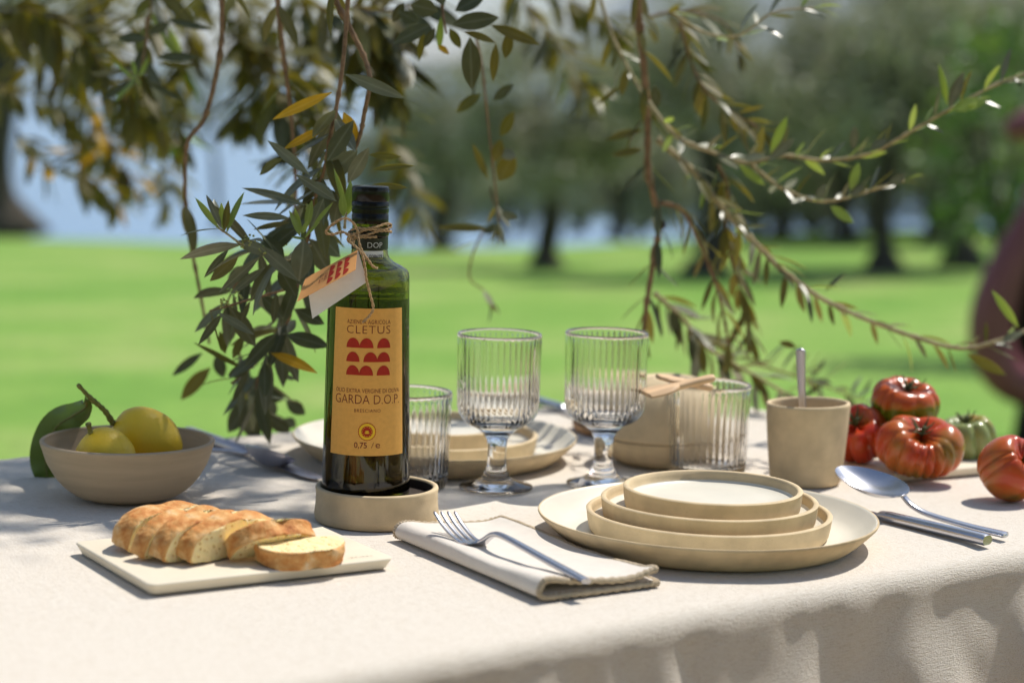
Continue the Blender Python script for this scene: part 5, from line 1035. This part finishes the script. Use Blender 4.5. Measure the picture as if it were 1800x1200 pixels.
defs = [([(-30, 60, 3.25), (90, 40, 3.25), (200, 30, 3.25), (330, 20, 3.25)], 12, ['brown', 'olive', 'brown']), ([(60, 80, 3.47), (130, 150, 3.47), (190, 240, 3.47), (240, 330, 3.47)], 13, ['brown', 'olive', 'olive', 'yellow']), ([(270, -30, 2.35), (262, 40, 2.35), (255, 100, 2.35), (240, 140, 2.35)], 4, ['dark', 'dark', 'brown', 'new']), ([(150, -20, 3.14), (190, 90, 3.14), (250, 170, 3.14), (300, 240, 3.14)], 13, ['brown', 'olive', 'brown']), ([(420, -30, 3.02), (430, 60, 3.02), (440, 150, 3.02), (430, 220, 3.02)], 12, ['brown', 'olive']), ([(-20, 150, 3.58), (60, 170, 3.58), (130, 200, 3.58), (190, 290, 3.58)], 10, ['olive', 'brown']), ([(330, -20, 3.36), (420, 20, 3.36), (520, 60, 3.36), (600, 110, 3.36)], 11, ['olive', 'brown', 'dark']), ([(520, -20, 3.08), (545, 70, 3.08), (560, 160, 3.08), (570, 230, 3.08)], 12, ['brown', 'olive', 'dark']), ([(640, -30, 2.5), (670, 30, 2.5), (690, 90, 2.5), (680, 160, 2.5)], 11, ['brown', 'olive', 'dark']), ([(650, 200, 3.25), (690, 250, 3.25), (720, 320, 3.25), (735, 390, 3.25)], 6, ['brown', 'olive']), ([(900, -30, 3.02), (960, 50, 3.02), (1000, 110, 3.02), (1040, 170, 3.02)], 8, ['brown', 'olive', 'gray']), ([(960, -20, 3.58), (1040, 20, 3.58), (1100, 60, 3.58)], 8, ['brown', 'olive']), ([(620, 10, 2.4), (660, 20, 2.4), (720, 10, 2.4), (760, -20, 2.4)], 6, ['dark', 'brown']), ([(230, 200, 3.70), (270, 260, 3.70), (300, 320, 3.70), (290, 370, 3.70)], 6, ['olive', 'brown']), ([(-20, 10, 2.6), (60, 20, 2.6), (140, 60, 2.6), (180, 120, 2.6)], 9, ['brown', 'olive']), ([(330, 30, 3.0), (320, 110, 3.0), (300, 190, 3.0), (310, 260, 3.0)], 9, ['olive', 'brown', 'new']), ([(100, 100, 2.8), (170, 130, 2.8), (240, 190, 2.8), (280, 200, 2.8)], 9, ['brown', 'olive']), ([(400, 60, 3.0), (470, 90, 3.0), (530, 140, 3.0), (560, 190, 3.0)], 9, ['brown', 'olive']), ([(480, 120, 2.5), (500, 180, 2.5), (540, 240, 2.5), (530, 290, 2.5)], 7, ['brown', 'dark', 'olive']), ([(30, 230, 3.4), (80, 290, 3.4), (150, 310, 3.4), (210, 360, 3.4)], 8, ['olive', 'brown', 'yellow', 'olive']), ([(560, 10, 2.5), (620, 60, 2.5), (660, 120, 2.5), (700, 180, 2.5)], 9, ['brown', 'olive', 'dark'])]
for l_, (p_, n_, k_) in zip(lbl, defs): branch(l_, p_, int(n_ * 2.1), k_, r0=0.0016, droop=0.12, spread=1.35, length=(0.050, 0.078), width=(0.28, 0.4))
b9 = branch('dark olive twig with glossy drooping leaves over the lake', [(258, 30, 2.22), (255, 80, 2.22), (245, 140, 2.22)], 0, ['dark'], r0=0.0016, tipn=0, extra=[(258, 68, 206, 66, 2.2, 0, 20, 'dark'), (275, 100, 348, 100, 2.2, 0, 17, 'dark'), (276, 112, 344, 118, 2.21, 0, 10, 'brown'), (232, 140, 176, 178, 2.2, 0, 13, 'dark'), (255, 142, 324, 178, 2.2, 0, 11, 'dark'), (290, 34, 372, 54, 2.2, 0, 13, 'dark'), (260, 60, 300, 40, 2.2, 0, 16, 'dark'), (240, 138, 232, 104, 2.2, 0, 7, 'new'), (245, 136, 262, 100, 2.2, 0, 8, 'new'), (238, 142, 196, 105, 2.2, 0, 6, 'new')])

# ------------------------------------------------------------------ trees
def tree(name, label, cat, x, y, h, cr, seed, m, trunk_r, lean=0.0, group=None, nleaf=9000, leafsz=0.10, crown_low=0.35, parts=None, flat=0.8, zground=None):
    r2 = random.Random(seed); z0 = ground_z(y, x) if zground is None else zground; t = thing(name, label, cat, (x, y, z0 - 0.05), group)
    mb = MB(); th = h * crown_low * 1.15; top = Vector((lean * h, 0.1 * r2.uniform(-1, 1), th)); n = 9; pts = []
    for i in range(n + 1):
        s = i / n; pts.append(Vector((top.x * s * s + 0.05 * math.sin(s * 5 + seed) * trunk_r * 6, top.y * s, th * s)))
    tube(mb, pts, [trunk_r * (1.55 - 0.95 * min(1, s * 4) if s < 0.25 else 0.72 - 0.1 * s) * (1 + 0.1 * math.sin(9 * s + seed)) / 0.85 for s in [i / n for i in range(n + 1)]], 12)
    ends = []
    for k in range(5):
        a = k * 1.2566 + r2.uniform(-0.4, 0.4); l = cr * r2.uniform(0.5, 0.8); e = top + Vector((math.cos(a) * l, math.sin(a) * l, (h - th) * r2.uniform(0.25, 0.65)))
        mid = (top + e) / 2 + Vector((r2.uniform(-.1, .1), r2.uniform(-.1, .1), 0.12 * h)) * 0.6; P = [Vector(p) for p in crom([tuple(pts[-2]), tuple(mid), tuple(e)], 5)]
        tube(mb, P, [trunk_r * (0.45 - 0.36 * i / len(P)) for i in range(len(P))], 7); ends.append(e)
    mb.build('trunk', BARK, t)
    mb = MB(); cl = []
    for k in range(22):
        a = r2.uniform(0, 6.28); q = math.sqrt(r2.random()); cl.append((top + Vector((math.cos(a) * q * cr * 0.78, math.sin(a) * q * cr * 0.78, (h - th) * (0.05 + r2.random() * 0.85) * (1 - 0.35 * q * q))), cr * r2.uniform(0.24, 0.46)))
    cl += [(e, cr * 0.36) for e in ends]
    for k in range(nleaf):
        c0, rad = cl[r2.randrange(len(cl))]; d = Vector((r2.gauss(0, 1), r2.gauss(0, 1), r2.gauss(0, 1))).normalized() * rad * (r2.random() ** 0.55); d.z *= flat; p = c0 + d
        if p.z < th * 0.62: continue
        ax = Vector((r2.uniform(-1, 1), r2.uniform(-1, 1), r2.uniform(-1, 0.7))).normalized(); bx = ax.cross(Vector((r2.uniform(-1, 1), r2.uniform(-1, 1), r2.uniform(-1, 1)))).normalized(); L = leafsz * r2.uniform(0.6, 1.3); wd = L * r2.uniform(0.16, 0.25)
        o = len(mb.v); mb.v += [tuple(p), tuple(p + ax * L * 0.5 + bx * wd), tuple(p + ax * L), tuple(p + ax * L * 0.5 - bx * wd)]; mb.f.append((o, o + 1, o + 2, o + 3)); mb.m.append(0)
    o = mb.build('crown', m, t, smooth=False); o['kind'] = 'stuff'; return t
def ground_at(px, py):        # where the sight line meets the lawn
    v = ray(px, py); lo, hi = 3.0, 40.0
    for _ in range(50):
        md = (lo + hi) / 2
        if CAM.z + v.z * md / v.y > ground_z(md, v.x * md / v.y): lo = md
        else: hi = md
    return v.x * lo / v.y, lo
TL = 'grey-green olive tree with a dark trunk growing on the far lawn'; TG = 'olive trees of the grove'
for (px, py, h, cr, s, trr, ln, low) in ((775, 440, 2.75, 1.15, 3, 0.16, 0.02, 0.30), (966, 468, 2.85, 1.25, 4, 0.15, -0.02, 0.30), (1086, 416, 2.7, 1.4, 5, 0.15, 0.0, 0.2), (1242, 484, 2.9, 1.25, 6, 0.16, 0.03, 0.33), (1480, 424, 2.6, 1.3, 7, 0.16, 0.0, 0.24), (1547, 480, 3.1, 1.4, 8, 0.13, 0.02, 0.36), (1690, 470, 3.4, 1.5, 9, 0.17, 0.0, 0.36), (880, 418, 2.8, 1.4, 10, 0.14, 0.0, 0.2), (1370, 420, 2.5, 1.3, 12, 0.15, 0.0, 0.22), (1640, 425, 3.3, 1.6, 14, 0.15, 0.0, 0.24), (700, 410, 2.3, 1.4, 15, 0.13, 0.0, 0.07), (800, 408, 2.4, 1.5, 41, 0.13, 0.0, 0.06), (920, 406, 2.4, 1.5, 17, 0.13, 0.0, 0.06), (1020, 405, 2.2, 1.5, 42, 0.13, 0.0, 0.06), (1130, 404, 2.2, 1.5, 16, 0.13, 0.0, 0.06), (1230, 404, 2.1, 1.5, 18, 0.13, 0.0, 0.06), (1330, 404, 2.0, 1.5, 43, 0.13, 0.0, 0.06), (1430, 404, 2.1, 1.5, 44, 0.13, 0.0, 0.06), (1540, 404, 2.8, 1.6, 19, 0.13, 0.0, 0.07), (1650, 406, 3.0, 1.6, 45, 0.13, 0.0, 0.07), (1760, 408, 3.2, 1.6, 20, 0.13, 0.0, 0.07)):
    gx, gy = ground_at(px, py); tree('olive_tree', TL if low > 0.1 else 'low bushy olive tree with foliage down to the ground at the lawn edge', 'tree', gx, gy, h, cr, s, CROWN, trr, ln, TG if low > 0.1 else 'bushy olive trees along the lawn edge', crown_low=low)
gx, gy = ground_at(-2, 412); tree('olive_tree', 'tall olive tree with a thick dark trunk at the lake side of the lawn', 'tree', gx, gy, 5.2, 2.0, 21, CROWN, 0.36, 0.02, None, 7000, crown_low=0.45)
gx, gy = ground_at(385, 400); tree('olive_tree', 'slender leaning olive tree standing before the lake', 'tree', gx, gy, 3.6, 1.2, 22, CROWN, 0.075, -0.06, None, 2600, crown_low=0.45)
for (x_, y_, h_, s_) in ((-3.6, -3.4, 4.6, 51), (0.2, -4.6, 5.0, 52), (3.4, -4.0, 4.8, 53)):  # extra trees out of view, added to cut sky fill on the table front
    tree('olive_tree', 'unseen olive tree added behind the camera to shade the table front', 'tree', x_, y_, h_, 2.2, s_, CROWN, 0.2, 0.0, 'unseen shade trees behind the camera', 12000, 0.15, 0.25)
# bright shrub on the right
v = ray(1765, 300); tree('garden_shrub', 'bright green leafy shrub beside the mauve ornament', 'shrub', v.x * 11.5 / v.y, 11.5, 2.3, 0.55, 31, CROWNG, 0.05, 0.0, None, 1000, 0.10, 0.25)
# the olive tree over the table: trunk and crown stand out of the picture, its branches hang in
def near_tree():
    t = thing('olive_tree', 'large olive tree whose branches hang over the table', 'tree', (-1.55, 3.35, ground_z(3.3) - 0.03)); z0 = t.location.z; r2 = random.Random(5); mb = MB()
    o_ = lambda p: Vector(p) - t.location
    P = [Vector(p) for p in crom([tuple(o_(p)) for p in ((-1.55, 3.35, z0), (-1.52, 3.33, 0.35), (-1.42, 3.22, 0.9), (-1.30, 3.1, 1.5), (-1.15, 2.95, 1.95))], 6)]; tube(mb, P, [0.24 - 0.11 * min(1, i / 8) + 0.02 * math.sin(i * 1.3) for i in range(len(P))], 14)
    limbs = [((-1.15, 2.95, 1.95), (-0.7, 2.75, 2.35), (-0.2, 2.7, 2.6), (0.25, 2.6, 2.7), (0.7, 2.55, 2.65)), ((-1.15, 2.95, 1.95), (-0.9, 2.5, 2.2), (-0.5, 2.1, 2.3), (-0.2, 1.9, 2.1)), ((-1.15, 2.95, 1.95), (-1.0, 3.3, 2.5), (-0.4, 3.4, 2.7), (0.3, 3.2, 2.4)), ((-1.2, 3.0, 1.8), (-1.7, 2.7, 2.3), (-2.0, 2.2, 2.5))]
    for lb in limbs:
        Q = [Vector(p) for p in crom([tuple(o_(p)) for p in lb], 6)]; tube(mb, Q, [0.075 - 0.065 * i / len(Q) for i in range(len(Q))], 9)
    mb.build('trunk', BARK, t)
    mb = MB()
    cl = NEAR_CLUMPS
    for (cx_, cy_, cz_, rad, cnt) in cl:
        for k in range(cnt):
            d = Vector((r2.gauss(0, 1), r2.gauss(0, 1), r2.gauss(0, 1))).normalized() * rad * (r2.random() ** 0.5); p = Vector((cx_, cy_, cz_)) + Vector((d.x, d.y, d.z * 0.7)) - t.location
            ax = Vector((r2.uniform(-1, 1), r2.uniform(-1, 1), r2.uniform(-1, 0.6))).normalized(); bx = ax.cross(Vector((r2.uniform(-1, 1), r2.uniform(-1, 1), r2.uniform(-1, 1)))).normalized(); L = 0.055 * r2.uniform(0.7, 1.3); wd = L * 0.12
            o = len(mb.v); mb.v += [tuple(p), tuple(p + ax * L * 0.5 + bx * wd), tuple(p + ax * L), tuple(p + ax * L * 0.5 - bx * wd)]; mb.f.append((o, o + 1, o + 2, o + 3)); mb.m.append(0)
    o = mb.build('crown', CROWN, t, smooth=False); o['kind'] = 'stuff'
NEAR_CLUMPS = [(0.54, 2.72, 2.8, 0.26, 1100), (0.26, 2.82, 2.85, 0.34, 1300), (-0.08, 2.85, 2.8, 0.4, 1100), (-0.55, 2.6, 2.7, 0.45, 1100), (-0.9, 2.3, 2.6, 0.45, 1000), (-0.3, 2.9, 2.4, 0.5, 1200), (0.2, 3.1, 2.45, 0.45, 1000), (-1.3, 2.8, 2.5, 0.5, 1000), (-1.8, 2.4, 2.6, 0.5, 900), ]
near_tree()

# ------------------------------------------------------------------ mauve ornament on the lawn
def ornament():
    D = 7.5; gz = ground_z(D); t = thing('garden_ornament', 'curved mauve ornament with a dark hollow standing on the lawn', 'ornament', tuple(at(1800, 690, D)))
    pr = lambda x, y, d=D: at(x, y, d) - t.location; k = D / FPX
    P = crom([(1815, 350, 10), (1798, 400, 22), (1775, 460, 34), (1750, 530, 40), (1742, 590, 40), (1755, 640, 40), (1790, 675, 36), (1850, 690, 30), (1920, 680, 26)], 6)
    mb = MB(); tube(mb, [pr(a, b) for a, b, c_ in P], [c_ * k for a, b, c_ in P], 16); mb.build('curved_shell', MAUVE, t)
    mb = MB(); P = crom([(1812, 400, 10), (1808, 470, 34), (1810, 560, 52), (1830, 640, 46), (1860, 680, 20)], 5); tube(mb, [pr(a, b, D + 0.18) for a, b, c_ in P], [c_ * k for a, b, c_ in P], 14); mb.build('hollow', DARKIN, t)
    mb = MB(); P = crom([(1770, 232, 16), (1800, 222, 27), (1850, 215, 30), (1900, 230, 22)], 5); tube(mb, [pr(a, b) for a, b, c_ in P], [c_ * k for a, b, c_ in P], 14); mb.build('upper_arc', MAUVE, t)
    mb = MB(); P = crom([(1805, 345, 14), (1840, 335, 24), (1880, 330, 24), (1890, 240, 26)], 5); tube(mb, [pr(a, b) for a, b, c_ in P], [c_ * k for a, b, c_ in P], 14); mb.build('middle_arc', MAUVE, t)
    mb = MB(); P = [pr(1880, 215), pr(1885, 350), pr(1890, 500), pr(1885, 680)]; tube(mb, P, [30 * k, 34 * k, 40 * k, 44 * k], 14); mb.build('post', MAUVE, t)
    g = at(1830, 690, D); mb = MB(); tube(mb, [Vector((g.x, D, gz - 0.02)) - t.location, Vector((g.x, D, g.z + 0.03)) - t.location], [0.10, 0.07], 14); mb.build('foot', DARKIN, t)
ornament()
# ------------------------------------------------------------------ air between here and the far shore
mb = MB(); X, Y0, Y1, Z0, Z1 = 7400, -60, 8200, -12, 1150
mb.add([(-X, Y0, Z0), (X, Y0, Z0), (X, Y1, Z0), (-X, Y1, Z0), (-X, Y0, Z1), (X, Y0, Z1), (X, Y1, Z1), (-X, Y1, Z1)], [(0, 3, 2, 1), (4, 5, 6, 7), (0, 1, 5, 4), (1, 2, 6, 5), (2, 3, 7, 6), (3, 0, 4, 7)])
hm = bpy.data.materials.new('lake_haze'); hm.use_nodes = True; N = hm.node_tree.nodes; N.remove(N['Principled BSDF']); pv = N.new('ShaderNodeVolumePrincipled')
pv.inputs['Color'].default_value = (0.80, 0.90, 1.0, 1); pv.inputs['Density'].default_value = 0.00016; pv.inputs['Anisotropy'].default_value = 0.2
hm.node_tree.links.new(pv.outputs[0], N['Material Output'].inputs['Volume'])
mb.build('haze', hm, smooth=False)['kind'] = 'stuff'
#END
